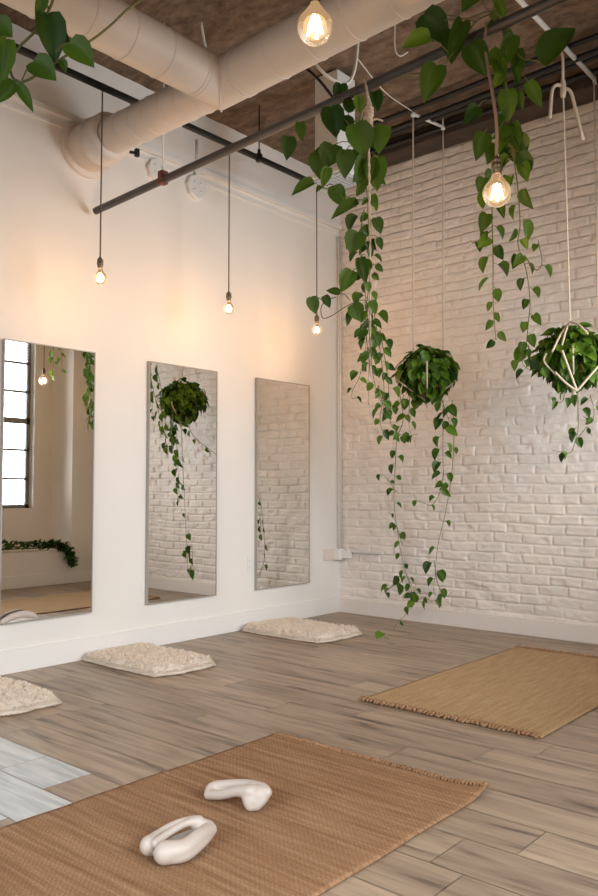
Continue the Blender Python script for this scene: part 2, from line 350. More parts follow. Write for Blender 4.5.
# right wall with its window recess, the jog and the bay around the camera
b = MB()
b.box((XR, 3.35, -.05), (XR+.62, RY0, ZC+.1)); b.box((XR, RY1, -.05), (XR+.62, D+.04, ZC+.1))
b.box((XR, RY0, -.05), (RX, RY1, RZ0)); b.box((XR, RY0, RZ1), (XR+.62, RY1, ZC+.1))
WY0, WY1, WZ0, WZ1 = 3.78, 5.20, .885, 3.05                        # the opening in the recess's back
b.box((RX, RY0, -.05), (RX+.17, RY1, WZ0)); b.box((RX, RY0, WZ1), (RX+.17, RY1, RZ1)); b.box((RX, RY0, WZ0), (RX+.17, WY0, WZ1)); b.box((RX, WY1, WZ0), (RX+.17, RY1, WZ1))
struct(b.build('wall_right', M['plaster'], smooth=False))
b = MB(); b.box((XR-.014, 3.35, 0), (XR, D-.03, .14)); struct(b.build('baseboard_right', M['trimw'], smooth=False, bevel=.003))
b = MB(); b.box((XR+.6, 3.35, -.05), (XE+.1, 3.5, ZC+.1)); struct(b.build('wall_jog', M['plaster'], smooth=False))
def wall_with_hole(name, ax, v, a0, a1, h0, h1, z0, z1, th=.15):
    b = MB()
    def bx(u0, u1, w0, w1):
        if ax == 0: b.box((v, u0, w0), (v+th, u1, w1))
        else: b.box((u0, v, w0), (u1, v+th, w1))
    bx(a0, h0, -.05, ZC+.1); bx(h1, a1, -.05, ZC+.1); bx(h0, h1, -.05, z0); bx(h0, h1, z1, ZC+.1)
    struct(b.build(name, M['plaster'], smooth=False))
wall_with_hole('wall_east', 0, XE, YF, 3.5, -.2, 2.4, .9, 3.1)
wall_with_hole('wall_front', 1, YF-.15, -.1, XE+.1, .9, 5.1, .9, 3.1)
def window(name, ax, v, a0, a1, z0, z1, ncol, zs, thick=(), t=.028):
    root = struct(empty(name)); b = MB()
    def bar(u0, u1, w0, w1, d=.045):
        if ax == 0: b.box((v, u0, w0), (v+d, u1, w1))
        else: b.box((u0, v, w0), (u1, v+d, w1))
    bar(a0, a0+.045, z0, z1); bar(a1-.045, a1, z0, z1); bar(a0, a1, z0, z0+.045); bar(a0, a1, z1-.045, z1)
    struct(b.build('window_frame', M['winframe'], root, smooth=False)); b = MB()
    for k in range(1, ncol): u = a0+(a1-a0)*k/ncol; bar(u-t/2, u+t/2, z0, z1, .035)
    for z in zs: bar(a0, a1, z-t/2, z+t/2, .035)
    for z in thick: bar(a0, a1, z-.035, z+.035, .05)
    struct(b.build('glazing_bars', M['winframe'], root, smooth=False)); b = MB()
    if ax == 0: b.box((v+.018, a0+.01, z0+.01), (v+.022, a1-.01, z1-.01))
    else: b.box((a0+.01, v+.018, z0+.01), (a1-.01, v+.022, z1-.01))
    struct(b.build('pane', M['pane'], root, smooth=False)); return root
window('window_1', 0, RX+.10, WY0, WY1, WZ0, WZ1, 3, [1.24, 1.59, 2.30, 2.65], [1.944])
window('added_window_east', 0, XE+.03, -.2, 2.4, .9, 3.1, 4, [1.3, 1.7, 2.1, 2.5, 2.8])  # unseen window, added to hold the east fill light
window('added_window_front', 1, YF-.12, .9, 5.1, .9, 3.1, 6, [1.3, 1.7, 2.1, 2.5, 2.8])  # unseen window behind the camera, put in for daylight fill
bl = empty('window_blind', (RX+.07, (WY0+WY1)/2, 2.55)); tag(bl, 'raised white slatted blind behind the window bars, reflected in leftmost mirror', 'blind')
b = MB(bl.location)
for k in range(9): z = 3.0-k*.036; b.box((RX+.05, WY0+.06, z), (RX+.08, WY1-.06, z+.004))
b.build('slats', M['plastic'], bl, smooth=False)
b = MB(bl.location); b.box((RX+.045, WY0+.05, 3.02), (RX+.09, WY1-.05, 3.05)); b.build('headrail', M['plastic'], bl, smooth=False)

# ---------------------------------------------------------------- mirrors
mt_, mb_ = 2.018, .302
MIR = [(2.445, 3.095, 'full-length wall mirror reflecting the paned window and white recess, leftmost of three'),
       (3.549, 4.208, 'middle full-length wall mirror reflecting a full hanging plant and brick'),
       (4.65, 5.312, 'full-length wall mirror nearest the corner, reflecting mostly bare brick')]
for y0, y1, lab in MIR:
    r = empty('wall_mirror', (0, (y0+y1)/2, mb_)); tag(r, lab, 'mirror', 'full-length mirrors along the white wall')
    b = MB(r.location); b.box((.0, y0+.003, mb_+.003), (.022, y1-.003, mt_-.003))
    b.build('backing', M['frame'], r, smooth=False)
    b = MB(r.location); w = .006
    for a, c in (((y0, mb_), (y0+w, mt_)), ((y1-w, mb_), (y1, mt_)), ((y0+w, mb_), (y1-w, mb_+w)), ((y0+w, mt_-w), (y1-w, mt_))):
        b.box((.001, a[0], a[1]), (.029, c[0], c[1]))
    b.build('frame', M['frame'], r, smooth=False)
    b = MB(r.location); b.box((.0235, y0+w, mb_+w), (.026, y1-w, mt_-w)); b.build('glass', M['mirror'], r, smooth=False)

# ---------------------------------------------------------------- rugs
def jute_rug(x0, x1, y0, y1, m, lab, curl=0, near=True, far=True, seed=1):
    root = empty('jute_rug', ((x0+x1)/2, (y0+y1)/2, 0)); tag(root, lab, 'rug')
    nx, ny = 60, 100
    x = np.linspace(x0, x1, nx); y = np.linspace(y0, y1, ny); X, Y = np.meshgrid(x, y, indexing='ij')
    wob = .006*(vnoise(X*0+1, Y-y0, 1, .25, seed)-.5)
    Xw = X+wob*np.where(X > (x0+x1)/2, 1, -1)
    Z = .009+.003*vnoise(X-x0, Y-y0, .2, .12, seed+1)
    def lift(X, Y):
        r = np.clip((X-(x1-.16))/.16, 0, 1)*np.clip((Y-(y1-.14))/.14, 0, 1); return curl*r**1.5
    Z = Z+lift(X, Y)
    top = np.stack([Xw, Y, Z], -1); bot = np.stack([Xw, Y, Z-.008], -1)
    loc = np.array(root.location); idx = lambda i, j, k: k*nx*ny+i*ny+j
    V = np.concatenate([top.reshape(-1, 3), bot.reshape(-1, 3)])-loc; Fs = []
    for i in range(nx-1):
        for j in range(ny-1):
            Fs.append((idx(i, j, 0), idx(i+1, j, 0), idx(i+1, j+1, 0), idx(i, j+1, 0))); Fs.append((idx(i, j, 1), idx(i, j+1, 1), idx(i+1, j+1, 1), idx(i+1, j, 1)))
    for i in range(nx-1):
        Fs.append((idx(i, 0, 0), idx(i, 0, 1), idx(i+1, 0, 1), idx(i+1, 0, 0))); Fs.append((idx(i+1, ny-1, 0), idx(i+1, ny-1, 1), idx(i, ny-1, 1), idx(i, ny-1, 0)))
    for j in range(ny-1):
        Fs.append((idx(0, j+1, 0), idx(0, j+1, 1), idx(0, j, 1), idx(0, j, 0))); Fs.append((idx(nx-1, j, 0), idx(nx-1, j, 1), idx(nx-1, j+1, 1), idx(nx-1, j+1, 0)))
    me = bpy.data.meshes.new('woven_body'); me.from_pydata(V.tolist(), [], Fs); me.polygons.foreach_set('use_smooth', [True]*len(me.polygons)); link('woven_body', me, m, root)
    R = random.Random(seed)
    for yy, s, on in ((y0, -1, near), (y1, 1, far)):
        if not on: continue
        b = MB(root.location); xx = x0+.004
        while xx < x1-.002:
            l = curl*max(0, min(1, (xx-(x1-.16))/.16))**1.5 if s > 0 else 0
            r = R.uniform(.006, .009); L = R.uniform(.008, .020)
            fr = 1.0 if curl else 1.45; r *= fr; L *= fr
            a = Vector((xx, yy-s*.012, .010+l)); k = Vector((xx+R.uniform(-.005, .005), yy+s*.004, .013+l)); e = Vector((xx+R.uniform(-.012, .012), yy+s*L, max(.005, .006+l)))
            b.tube(spline([a, k, e], 4), [r*.7, r, r*1.1, r*1.15, r*1.1, r*.9, r*.7, r*.75, r*.45][:9], 6)
            xx += R.uniform(.012, .017)*fr
        b.build('knotted_fringe', M['jute'], root)
    return root
jute_rug(2.035, 3.079, .75, 2.682, M['jute'], 'dark brown jute rug in the foreground holding two ceramic blocks', curl=.022, near=False, seed=3)
jute_rug(1.972, 2.96, 3.421, 5.235, M['jute2'], 'golden tan jute rug lying bare in front of the brick wall', curl=.0, seed=9)

# sheepskins
def sheepskin(cx, cy, w, l, seed, lab):
    root = empty('sheepskin_rug', (cx, cy, 0)); tag(root, lab, 'rug', 'cream sheepskins on the floor along the mirrors')
    R = random.Random(seed)
    edge = lambda a: 1+.03*math.sin(3*a+seed)+.025*math.sin(7*a+2*seed)
    def P(u, v):       # rounded rectangle, u,v in -1..1
        a = math.atan2(v, u); k = edge(a); return cx+u*w/2*k+v*.02, cy+v*l/2*k
    nx, ny = 210, 140; x_ = np.linspace(-1, 1, nx); y_ = np.linspace(-1, 1, ny); Ug, Vg = np.meshgrid(x_, y_, indexing='ij')
    A = np.arctan2(Vg, Ug); K = 1+.012*np.sin(3*A+seed)+.014*np.sin(9*A+2*seed); Mm = 1-.07*(Ug**2*Vg**2)
    X = cx+Ug*w/2*K*Mm+Vg*.02; Y = cy+Vg*l/2*K*Mm
    px_, py_ = X-X.min(), Y-Y.min()
    e_ = np.clip((1-np.abs(Ug))/.09, 0, 1)*np.clip((1-np.abs(Vg))/.13, 0, 1); e_ = e_**.5
    def curls(cs, sd_):
        r = np.random.default_rng(sd_); gx = int(px_.max()/cs)+4; gy = int(py_.max()/cs)+4; jx = r.random((gx, gy)); jy = r.random((gx, gy)); u = px_/cs+1; v = py_/cs+1
        i0 = np.floor(u).astype(int); j0 = np.floor(v).astype(int); best = np.full(u.shape, 9.)
        for di in (-1, 0, 1):
            for dj in (-1, 0, 1):
                ii, jj = i0+di, j0+dj; best = np.minimum(best, (ii+jx[ii, jj]-u)**2+(jj+jy[ii, jj]-v)**2)
        return 1-np.clip(best, 0, 1)
    hgt_ = .008+e_*(0.016+.027*curls(.046, seed+40)+.008*curls(.017, seed+50)+.004*vnoise(px_, py_, .016, .016, seed+41)+.010*vnoise(px_, py_, .15, .15, seed+42))
    dx = (vnoise(px_, py_, .03, .03, seed+43)-.5)*.008; dy = (vnoise(px_, py_, .03, .03, seed+44)-.5)*.008
    X = np.maximum(X+dx, .018); Y = Y+dy; loc = np.array([cx, cy, 0])
    o = grid_mesh('hide', np.stack([X, Y, hgt_], -1)-loc, nx, ny, M['wool']); o.parent = root
    b = MB(root.location)
    for k in range(11000):
        i, j = R.randrange(nx), R.randrange(ny)
        if k % 6 == 0: i = R.choice((0, 1, 2, nx-1, nx-2, nx-3))
        elif k % 6 == 1: j = R.choice((0, 1, 2, ny-1, ny-2, ny-3))
        p = Vector((X[i, j], Y[i, j], max(.003, hgt_[i, j]-.003))); u, v = Ug[i, j], Vg[i, j]
        a = R.uniform(0, 2*PI); q = Vector((math.cos(a), math.sin(a), 0)); d = (q*.55+Vector((u**7, v**7, 0))*1.1+Vector((0, 0, 1))).normalized(); L = R.uniform(.008, .018)
        m1 = p+d*L*.6; e = m1+(q*1.2+Vector((0, 0, -.7))).normalized()*L*.55; m1.x = max(m1.x, .016); e.x = max(e.x, .016); e.z = max(e.z, .002); sd = Vector((-q.y, q.x, 0))*R.uniform(.0018, .0034); s2 = q*.0025
        b.add([p-sd*1.3, p+sd*1.3, p-s2, m1-sd, m1+sd, m1+s2*1.2, e], [(0, 1, 4, 3), (1, 2, 5, 4), (2, 0, 3, 5), (3, 4, 6), (4, 5, 6), (5, 3, 6)])
    o = b.build('wool_pile', M['wool'], root, smooth=False); o['kind'] = 'stuff'
sheepskin(.46, 2.12, .76, .48, 1, 'cream sheepskin rug partly cut off at left, below leftmost mirror')
sheepskin(.42, 3.26, .76, .48, 2, 'cream sheepskin rug on the floor below the middle mirror')
sheepskin(.46, 4.70, .80, .52, 3, 'cream sheepskin rug on the floor nearest the room corner')

# ceramic blocks
def ceramic(loc, rotz, tubes, balls, plates, lab, scale=(1, 1, 1)):
    b = MB()
    def ball(c, r, zs=1): b.lathe([(r*math.cos(a), r*zs*math.sin(a)) for a in [math.radians(-90+15*k) for k in range(13)]], c, 18)
    for pts in tubes:
        P = spline([q[:3] for q in pts], 8); rs = []
        for i in range(len(pts)-1): rs += [pts[i][3]+(pts[i+1][3]-pts[i][3])*k/8 for k in range(8)]
        rs.append(pts[-1][3]); b.tube(P, rs, 16); ball(P[0], rs[0]); ball(P[-1], rs[-1])
    for q in balls: ball(q[:3], q[3], q[4] if len(q) > 4 else 1)
    for a, c in plates: b.box(a, c)
    o = b.build('ceramic_block', M['ceramic'])
    rm = o.modifiers.new('r', 'REMESH'); rm.mode = 'VOXEL'; rm.voxel_size = .003; rm.use_smooth_shade = True
    sm = o.modifiers.new('s', 'SMOOTH'); sm.factor = .6; sm.iterations = 16
    o.location = loc; o.rotation_euler.z = rotz; o.scale = scale
    tag(o, lab, 'sculpture'); return o
T1 = [[(-.080, -.036, .036, .032), (-.03, -.060, .038, .026), (.04, -.048, .048, .022), (.100, -.026, .042, .022)],
      [(-.080, -.036, .026, .026), (-.03, -.062, .024, .024), (.04, -.050, .032, .022), (.090, -.026, .034, .022)],
      [(-.082, .008, .048, .014), (-.03, .016, .058, .011), (.04, .014, .068, .011), (.080, .004, .064, .019)],
      [(-.082, .038, .036, .025), (-.03, .054, .046, .016), (.03, .048, .058, .014), (.075, .020, .062, .018)],
      [(.075, .010, .058, .021), (.102, -.014, .044, .023)]]
ceramic((2.61, 1.622, .014), math.radians(88), T1, [(-.080, -.036, .034, .034), (-.080, .040, .032, .029)], [((-.08, -.05, .006), (.02, .05, .026)), ((0, -.04, .014), (.08, .04, .034))],
        'pale ceramic hollow block lying open on the front rug, nearer the camera')
T2 = [[(-.108, -.018, .020, .017), (-.05, -.026, .034, .017), (.01, -.028, .056, .018), (.06, -.028, .064, .022)],
      [(-.108, .024, .038, .018), (-.04, .036, .052, .016), (.03, .032, .064, .016), (.09, .014, .066, .020)],
      [(-.112, -.018, .020, .017), (-.118, .006, .032, .019), (-.108, .024, .038, .018)],
      [(.055, -.026, .060, .022), (.062, -.030, .038, .022), (.070, -.030, .022, .021)],
      [(.10, .010, .060, .024), (.098, -.006, .042, .024), (.085, -.020, .024, .022)],
      [(.06, -.02, .068, .018), (.112, .004, .060, .020)], [(.05, .02, .066, .018), (.11, .006, .060, .02)]]
ceramic((2.490, 1.992, .014), math.radians(12), T2, [(.085, -.008, .052, .030), (.078, -.018, .036, .028)], [((-.10, -.012, .020), (-.06, .020, .032))],
        'pale ceramic arched block on the front rug, behind the other block')
ceramic((.058, 2.56, mb_+.002), math.radians(90), [[(-.105, 0, .020, .018), (-.05, .004, .040, .021), (.02, .004, .050, .022), (.075, 0, .040, .022), (.10, -.002, .026, .018)]], [], [],
        'pale ceramic block resting against the bottom of the leftmost mirror')

# ---------------------------------------------------------------- ducts
duct = empty('air_duct', (1.36, 2.96, 3.34)); tag(duct, 'large off-white round ventilation duct elbow under the ceiling', 'duct')
JX = Vector((1.36, 2.96, 3.345))
def ring(b, c, n, r, w=.006, h=.004):
    b.lathe([(r-.002, -w), (r+h*.8, -w*.6), (r+h, 0), (r+h*.8, w*.6), (r-.002, w)], c, 44, n)
def pipe(name, a, c, r, rings, parent=duct, seg=40, cap=True, fl=.0035):
    a, c = Vector(a), Vector(c); n = (c-a).normalized(); L = (c-a).length
    b = MB(parent.location); b.lathe([(r, 0), (r, L)], a, seg, n); z = rings*.5
    while z < L-.02: ring(b, a+n*z, n, r); z += rings
    return b.build(name, M['duct'], parent)
a_end = Vector((1.33, -2.6, 3.345)); c_end = Vector((5.6, 2.88, 3.43))
RD = .126
d1 = (JX-a_end).normalized(); d2 = (c_end-JX).normalized(); mit = (d1+d2).normalized()   # mitred elbow between two straight runs
def run(name, far, dirv, rings):
    up = Vector((0, 0, 1)); L = (far-JX).length; sd = dirv.cross(up).normalized(); w = sd.cross(dirv).normalized(); seg = 48; b = MB(duct.location); V = []; Fs = []
    for q, z in enumerate((0, .30, L)):
        for k in range(seg):
            an = 2*PI*k/seg; o_ = (sd*math.cos(an)+w*math.sin(an))*RD; s0 = -o_.dot(mit)/dirv.dot(mit)
            V.append(JX+o_+dirv*(s0 if q == 0 else z))
    for i in range(2):
        for k in range(seg): k2 = (k+1) % seg; Fs.append((i*seg+k, i*seg+k2, (i+1)*seg+k2, (i+1)*seg+k))
    b.add(V, Fs)
    for z in [.165, .19]+[.19+rings*k for k in range(1, 40)]:
        if z < L-.05: ring(b, JX+dirv*z, dirv, RD)
    b.build(name, M['duct'], duct)
run('long_run', a_end, -d1, .23); run('cross_run', c_end, d2, .25)
b = MB(duct.location); V = []
sd = mit.cross(Vector((0, 0, 1))).normalized()
pts = []
for k in range(49):
    an = 2*PI*k/48; o_ = (d2.cross(Vector((0, 0, 1))).normalized()*math.cos(an)+Vector((0, 0, 1))*math.sin(an))*(RD+.002); pts.append(JX+o_-d2*(o_.dot(mit)/d2.dot(mit)))
b.tube(pts, .005, 6, cap=False); b.build('elbow_seam', M['duct'], duct)
pipe('wall_branch', (.12, 3.0, 3.375), (1.34, 2.97, 3.35), .112, .145, cap=False)
b = MB(duct.location); b.lathe([(.112, .34), (.14, .335), (.152, .32), (.152, .20), (.158, .20), (.158, .19), (.152, .185), (.152, .02)], (0, 3.01, 3.375), 40, (1, -.073, -.02)); b.build('wall_collar', M['duct'], duct)
b = MB(duct.location); b.lathe([(.15, .035), (.187, .034), (.189, .03), (.189, .0)], (0, 3.01, 3.375), 40, (1, 0, 0)); b.build('wall_flange', M['duct'], duct)
p = at(132, 152, 5.05)
b = MB(duct.location); b.tube([(.30, 3.10, 3.33), (.31, 3.15, 3.32), (.33, 3.18, 3.32)], .010, 8); b.box((.32, 3.17, 3.295), (.345, 3.195, 3.345)); b.build('damper_lever', M['black'], duct, smooth=False)
# duct straps
for pt in ((1.345, 1.4), (3.2, 2.92)):
    w_ = MB(duct.location); x, y = pt; w_.tube([(x, y, ZC+.01), (x, y, 3.36+RD-.01)], .004, 6); w_.build('hanger_rod', M['rod'], duct)

# ---------------------------------------------------------------- rails and pipes
RA0, RA1 = Vector((.07, 3.05, 2.955)), Vector((5.2, 3.05, 3.175))
def railA(px): # point of the angled rail at picture column px
    best = None
    for k in range(0, 1001):
        p_ = RA0.lerp(RA1, k/1000); d = p_-CAM; x = 299+F0*d.dot(RT)/d.dot(FW)
        if best is None or abs(x-px) < best[0]: best = (abs(x-px), p_)
    return best[1]
ra = empty('ceiling_rail', tuple(RA0)); tag(ra, 'long grey steel rail hung across the room carrying vines', 'rail')
b = MB(ra.location); b.tube([RA0, RA1], .0235, 14); b.build('rail_tube', M['rod'], ra)
b = MB(ra.location)
p = RA0.lerp(RA1, .135)
b.tube([p+Vector((0, 0, .05)), Vector((p.x, p.y, ZC))], .006, 6)
b.build('hanger_rod', M['wcable'], ra); b = MB(ra.location)
p2 = RA0.lerp(RA1, .85); b.tube([p2, Vector((p2.x, p2.y, ZC))], .006, 6); b.build('hanger_rod', M['wcable'], ra)
b = MB(ra.location); b.box(p-Vector((.022, .024, .026)), p+Vector((.022, .024, .055))); b.build('clamp', mat('rusty_clamp', (.16, .05, .035), .7), ra, smooth=False, bevel=.004)
RB = .50
rb = empty('pendant_rail', (RB, 2.8, 3.545)); tag(rb, 'black pipe rail along the white wall that pendant cords hang from', 'rail')
b = MB(rb.location); b.tube([(RB, -2.9, 3.545), (RB, 5.12, 3.555)], .022, 14); b.build('rail_tube', M['black'], rb)
for y in (-1.2, 1.5, 4.17, 5.02):
    b = MB(rb.location); b.tube([(RB, y, 3.56), (RB, y, ZC-.01)], .005, 6); b.lathe([(0, -.03), (.024, -.03), (.026, -.02), (.026, .02), (.02, .03), (.012, .035), (.012, .06), (0, .06)], (RB, y, 3.56), 10); b.build('hanger', M['black'], rb)

# ---------------------------------------------------------------- pendant lights
def pendant(top, z, dia, lab, pathpts=None, cordmat='cord', rr=.0046):
    top = Vector(top); bx, by = (pathpts[-1][0], pathpts[-1][1]) if pathpts else (top.x, top.y)
    root = empty('pendant_light', (bx, by, z)); tag(root, lab, 'lamp', 'bare bulb pendants')
    R_ = dia/2; c = Vector((bx, by, z)); sock0 = z+R_*1.55
    pts = spline([top]+[Vector(q) for q in (pathpts or [])[:-1]]+[Vector((bx, by, sock0+.05))], 6)
    b = MB(c); b.tube(pts, rr, 7); b.build('cord', M[cordmat], root)
    b = MB(c); b.lathe([(0, .058), (.007, .058), (.012, .05), (.018, .044), (.0195, .036), (.0165, .034), (.0165, .03), (.0195, .028), (.0195, .012), (.017, .010), (.0155, -.002), (.0135, -.014), (.012, -.016)], (bx, by, sock0), 16); b.build('socket', M['brass'], root)
    b = MB(c); prof = [(.0135, R_*1.5)]
    for k in range(0, 15):
        a = math.radians(58-k*(148/14)); prof.append((max(.0005, R_*math.cos(a)), R_*math.sin(a)*1.0))
    b.lathe([(.0135, R_*1.55), (.0145, R_*1.3)]+prof[2:], c, 24); gl = b.build('glass_bulb', M['bulbglass'], root)
    b = MB(c)
    for k in range(4):
        a = PI/2*k+.4; r0, r1 = R_*.16, R_*.42
        b.tube([(bx+r0*math.cos(a), by+r0*math.sin(a), z+R_*.62), (bx+r1*math.cos(a), by+r1*math.sin(a), z-R_*.45)], max(.0022, R_*.07), 6)
    b.build('filament', M['filament'], gl)
    b = MB(c); b.tube([(bx, by, sock0-.01), (bx, by, z+R_*.5)], .003, 6); b.build('filament_support', M['brass'], gl)
    l = bpy.data.lights.new('bulb_light', 'POINT'); l.energy = BULB_W; l.color = BULB_COL; l.shadow_soft_size = R_*.45
    lo = bpy.data.objects.new('bulb_light', l); COL.objects.link(lo); lo.parent = root
    return root
G = 'bare bulb pendants'
pendant((RB, 2.79, 3.53), 2.375, .088, 'bare glowing bulb on brown cord above the leftmost mirror')
pendant((RB, 3.865, 3.54), 2.375, .084, 'bare glowing bulb on brown cord above the gap between middle and right mirrors')
pendant((RB, 4.84, 3.545), 2.375, .084, 'bare glowing bulb on brown cord nearest the room corner')
for y in (2.79, 3.865, 4.84):
    pass
b4 = at(497, 193, 2.95); ra4 = railA(489)
pendant((ra4.x, ra4.y-.03, ra4.z+.02), b4.z, .105, 'bare glowing bulb in front of the brick wall among dangling vines', [(ra4.x+.005, ra4.y-.045, ra4.z-.12), (b4.x-.01, b4.y+.02, b4.z+.3), (b4.x, b4.y, b4.z)], 'jutecord', .0065)
b5 = at(315, 27, 2.35)
pendant((b5.x, b5.y, ZC), b5.z, .105, 'large clear glowing globe bulb at top of view beneath the duct')
b6 = at(41, 381, 8.6)
pendant((-b6.x, b6.y, ZC), b6.z, .10, 'bare bulb seen only as reflection beside window in leftmost mirror')

# ---------------------------------------------------------------- fittings
def jbox(name, x, y, z, s, lab, conduit=None, octo=True):
    r = empty(name, (x, y, z)); tag(r, lab, 'electrical box')
    b = MB(r.location); n = 8 if octo else 4; ph = PI/8
    b.lathe([(s, 0), (s, .03), (s*.94, .036), (0, .036)], (x, y, z), 8, (1, 0, 0)); o = b.build('cover_plate', M['plastic'], r, smooth=False)
    b = MB(r.location)
    for dy, dz in ((-.35, .3), (.35, .3), (-.35, -.35), (.35, -.35)): b = MB(r.location); b.lathe([(s*.09, .036), (s*.09, .040), (0, .041)], (x, y+dy*s, z+dz*s), 8, (1, 0, 0)); b.build('screw', M['steelw'], r)
    if conduit:
        b = MB(r.location); b.tube([(x+.02, y, z+s*.9), (x+.02, y, conduit)], .012, 8); b.build('conduit', M['steelw'], r)
    return r
jbox('junction_box', .0, 3.60, 3.42, .085, 'whitewashed round ceiling box on the wall just behind duct flange')
jbox('junction_box', .0, 3.98, 3.405, .095, 'white eight-sided electrical box high on white wall with conduit above', ZC-.2)
ou = empty('wall_outlet', (0, 4.59, .51)); tag(ou, 'small white outlet plate on wall between middle and right mirrors', 'outlet')
b = MB(ou.location); b.box((0, 4.565, .455), (.008, 4.615, .57)); b.build('plate', M['plastic'], ou, smooth=False, bevel=.003)
b = MB(ou.location)
for z in (.485, .535): b = MB(ou.location); b.box((.008, 4.580, z-.008), (.0088, 4.598, z+.008)); b.build('socket_face', M['steelw'], ou, smooth=False)
co = empty('corner_conduit', (.05, D-.04, .53)); tag(co, 'thin white conduit with surface box running down the room corner', 'conduit')
b = MB(co.location); b.tube([(.045, D-.045, .57), (.045, D-.045, 3.45)], .011, 8); b.build('conduit_pipe', M['steelw'], co)
b = MB(co.location); b.box((.001, D-.11, .475), (.075, D-.025, .575)); b.box((.075, D-.07, .49), (.16, D-.02, .562)); b.build('surface_box', M['plastic'], co, smooth=False, bevel=.005)
b = MB(co.location); b.box((0, 5.53, .478), (.022, D-.10, .572)); b.build('wall_raceway', M['duct'], co, smooth=False, bevel=.003)
b = MB(co.location); b.box((.16, D-.05, .545), (.50, D-.02, .566)); b.build('brick_raceway', M['steelw'], co, smooth=False, bevel=.003)
# boxed drop with grille in the back corner
bx0 = at(335, 100, 5.55); w_ = .10
vd = empty('ceiling_vent_drop', (bx0.x, bx0.y, 3.6)); tag(vd, 'white boxed duct drop behind the vine with slatted vent underneath', 'vent')
b = MB(vd.location); b.box((bx0.x-w_, bx0.y-w_, 3.27), (bx0.x+w_, bx0.y+w_, ZC)); b.build('boxed_duct', M['steelw'], vd, smooth=False, bevel=.004)
b = MB(vd.location); b.box((bx0.x-.17, bx0.y-.14, 3.24), (bx0.x+.17, bx0.y+.14, 3.272)); b.build('vent_collar', M['steelw'], vd, smooth=False, bevel=.003)
b = MB(vd.location)
for k in range(12): x = bx0.x-.15+k*.0265; b.box((x, bx0.y-.125, 3.228), (x+.012, bx0.y+.125, 3.241))
b.build('vent_slats', M['grille'], vd, smooth=False)

# cables and ropes (each its own thing)
def cable(name, pts, r, m, lab, cat='cable', group=None, n=10):
    pts = spline(pts, n); c = pts[0]; b = MB(c); b.tube(pts, r, 8); o = b.build(name, M[m]); o.location = c; tag(o, lab, cat, group); return o
cable('ceiling_cable', [(.95, 3.18, ZC-.01), (.98, 3.22, 3.74), (1.06, 3.26, 3.73), (1.20, 3.30, 3.60), (1.28, 3.42, 3.72), (1.33, 3.5, ZC-.01)], .009, 'wcable', 'looped white cable on ceiling above the duct elbow')
cable('ceiling_cable', [at(300, 44, 4.35), at(310, 57, 4.35), at(326, 75, 4.35), at(345, 84, 4.4), at(354, 72, 4.45), at(358, 40, 4.5), at(359, 0, 4.55)], .009, 'wcable', 'white cable hanging in a deep loop below duct, right of globe bulb')
cable('black_cable', [at(285, 65, 4.45), at(300, 65, 4.4), at(317, 78, 4.3), at(333, 98, 4.2), at(343, 115, 4.15), at(354, 131, 4.1)], .008, 'black', 'thin black cable curving from duct down into the vine leaves')
_q = at(395, 20, 4.6)
cable('thin_cord', [Vector((_q.x, _q.y, ZC-.0)), _q, at(395, 48, 4.6), at(400, 56, 4.6), at(408, 52, 4.6)], .004, 'wcable', 'short thin white cord hooked below the duct edge')
cable('ceiling_twine', [at(357, 58, 4.6), at(385, 92, 5.2), hit(413, 112, 2, 3.90)], .003, 'wcable', 'thin slanting twine from duct to rope bracket near ceiling')
for i, (y, z, r, lb) in enumerate(((4.86, 3.93, .018, 'foremost of four thin black pipes on the ceiling before the brick wall'), (4.98, 3.90, .022, 'thickest of four black ceiling pipes, second one when counting towards the brick wall'), (5.10, 3.93, .016, 'thinnest black ceiling pipe, third of four counting towards the brick wall'), (5.25, 3.92, .02, 'black ceiling pipe nearest the brick wall, beside the dark timber'))):
    cable('ceiling_pipe', [(.5, y+.05, z-.01), (1.6, y+.02, z-.02), (2.6, y, z), (XR-.02, y+.03, z)], r, 'black', lb, 'pipe', 'black pipes near brick wall')
for a, c, lb in (((.6, 5.32, 3.86), (XR-.01, 5.46, 3.985), 'rough dark timber along the ceiling, the lower one further from the brick wall'), ((.3, 5.5, 3.90), (XR-.01, 5.62, 3.985), 'rough dark timber along the ceiling right above the top of the brick wall')):
    b = MB(); b.box(a, c); o = b.build('ceiling_beam', M['wood'], smooth=False, bevel=.01); tag(o, lb, 'beam')
b = MB(); b.tube([(2.566, 3.3, 3.90), (2.566, 5.30, 3.90)], .016, 10); b.tube([(2.566, 5.30, 3.90), (2.57, 5.31, 3.86)], .012, 8)
o = b.build('white_conduit', M['steelw']); tag(o, 'straight white conduit on ceiling above the right hanging basket', 'conduit')
# bracket
p1, p2 = hit(413, 114, 2, 3.90), hit(443, 127, 2, 3.90)
br = empty('rope_bracket', tuple(p1)); tag(br, 'small white ceiling bracket holding two ropes of the middle basket', 'bracket')
b = MB(p1); b.tube([p1, p2], .012, 8); b.build('bracket_bar', M['steelw'], br)
for q in (p1, p2):
    b = MB(p1); b.tube([q, Vector((q.x, q.y, ZC))], .006, 6); b.lathe([(.0, .012), (.018, .008), (.018, -.02), (.0, -.026)], q, 8); b.build('eye_bolt', M['steelw'], br)

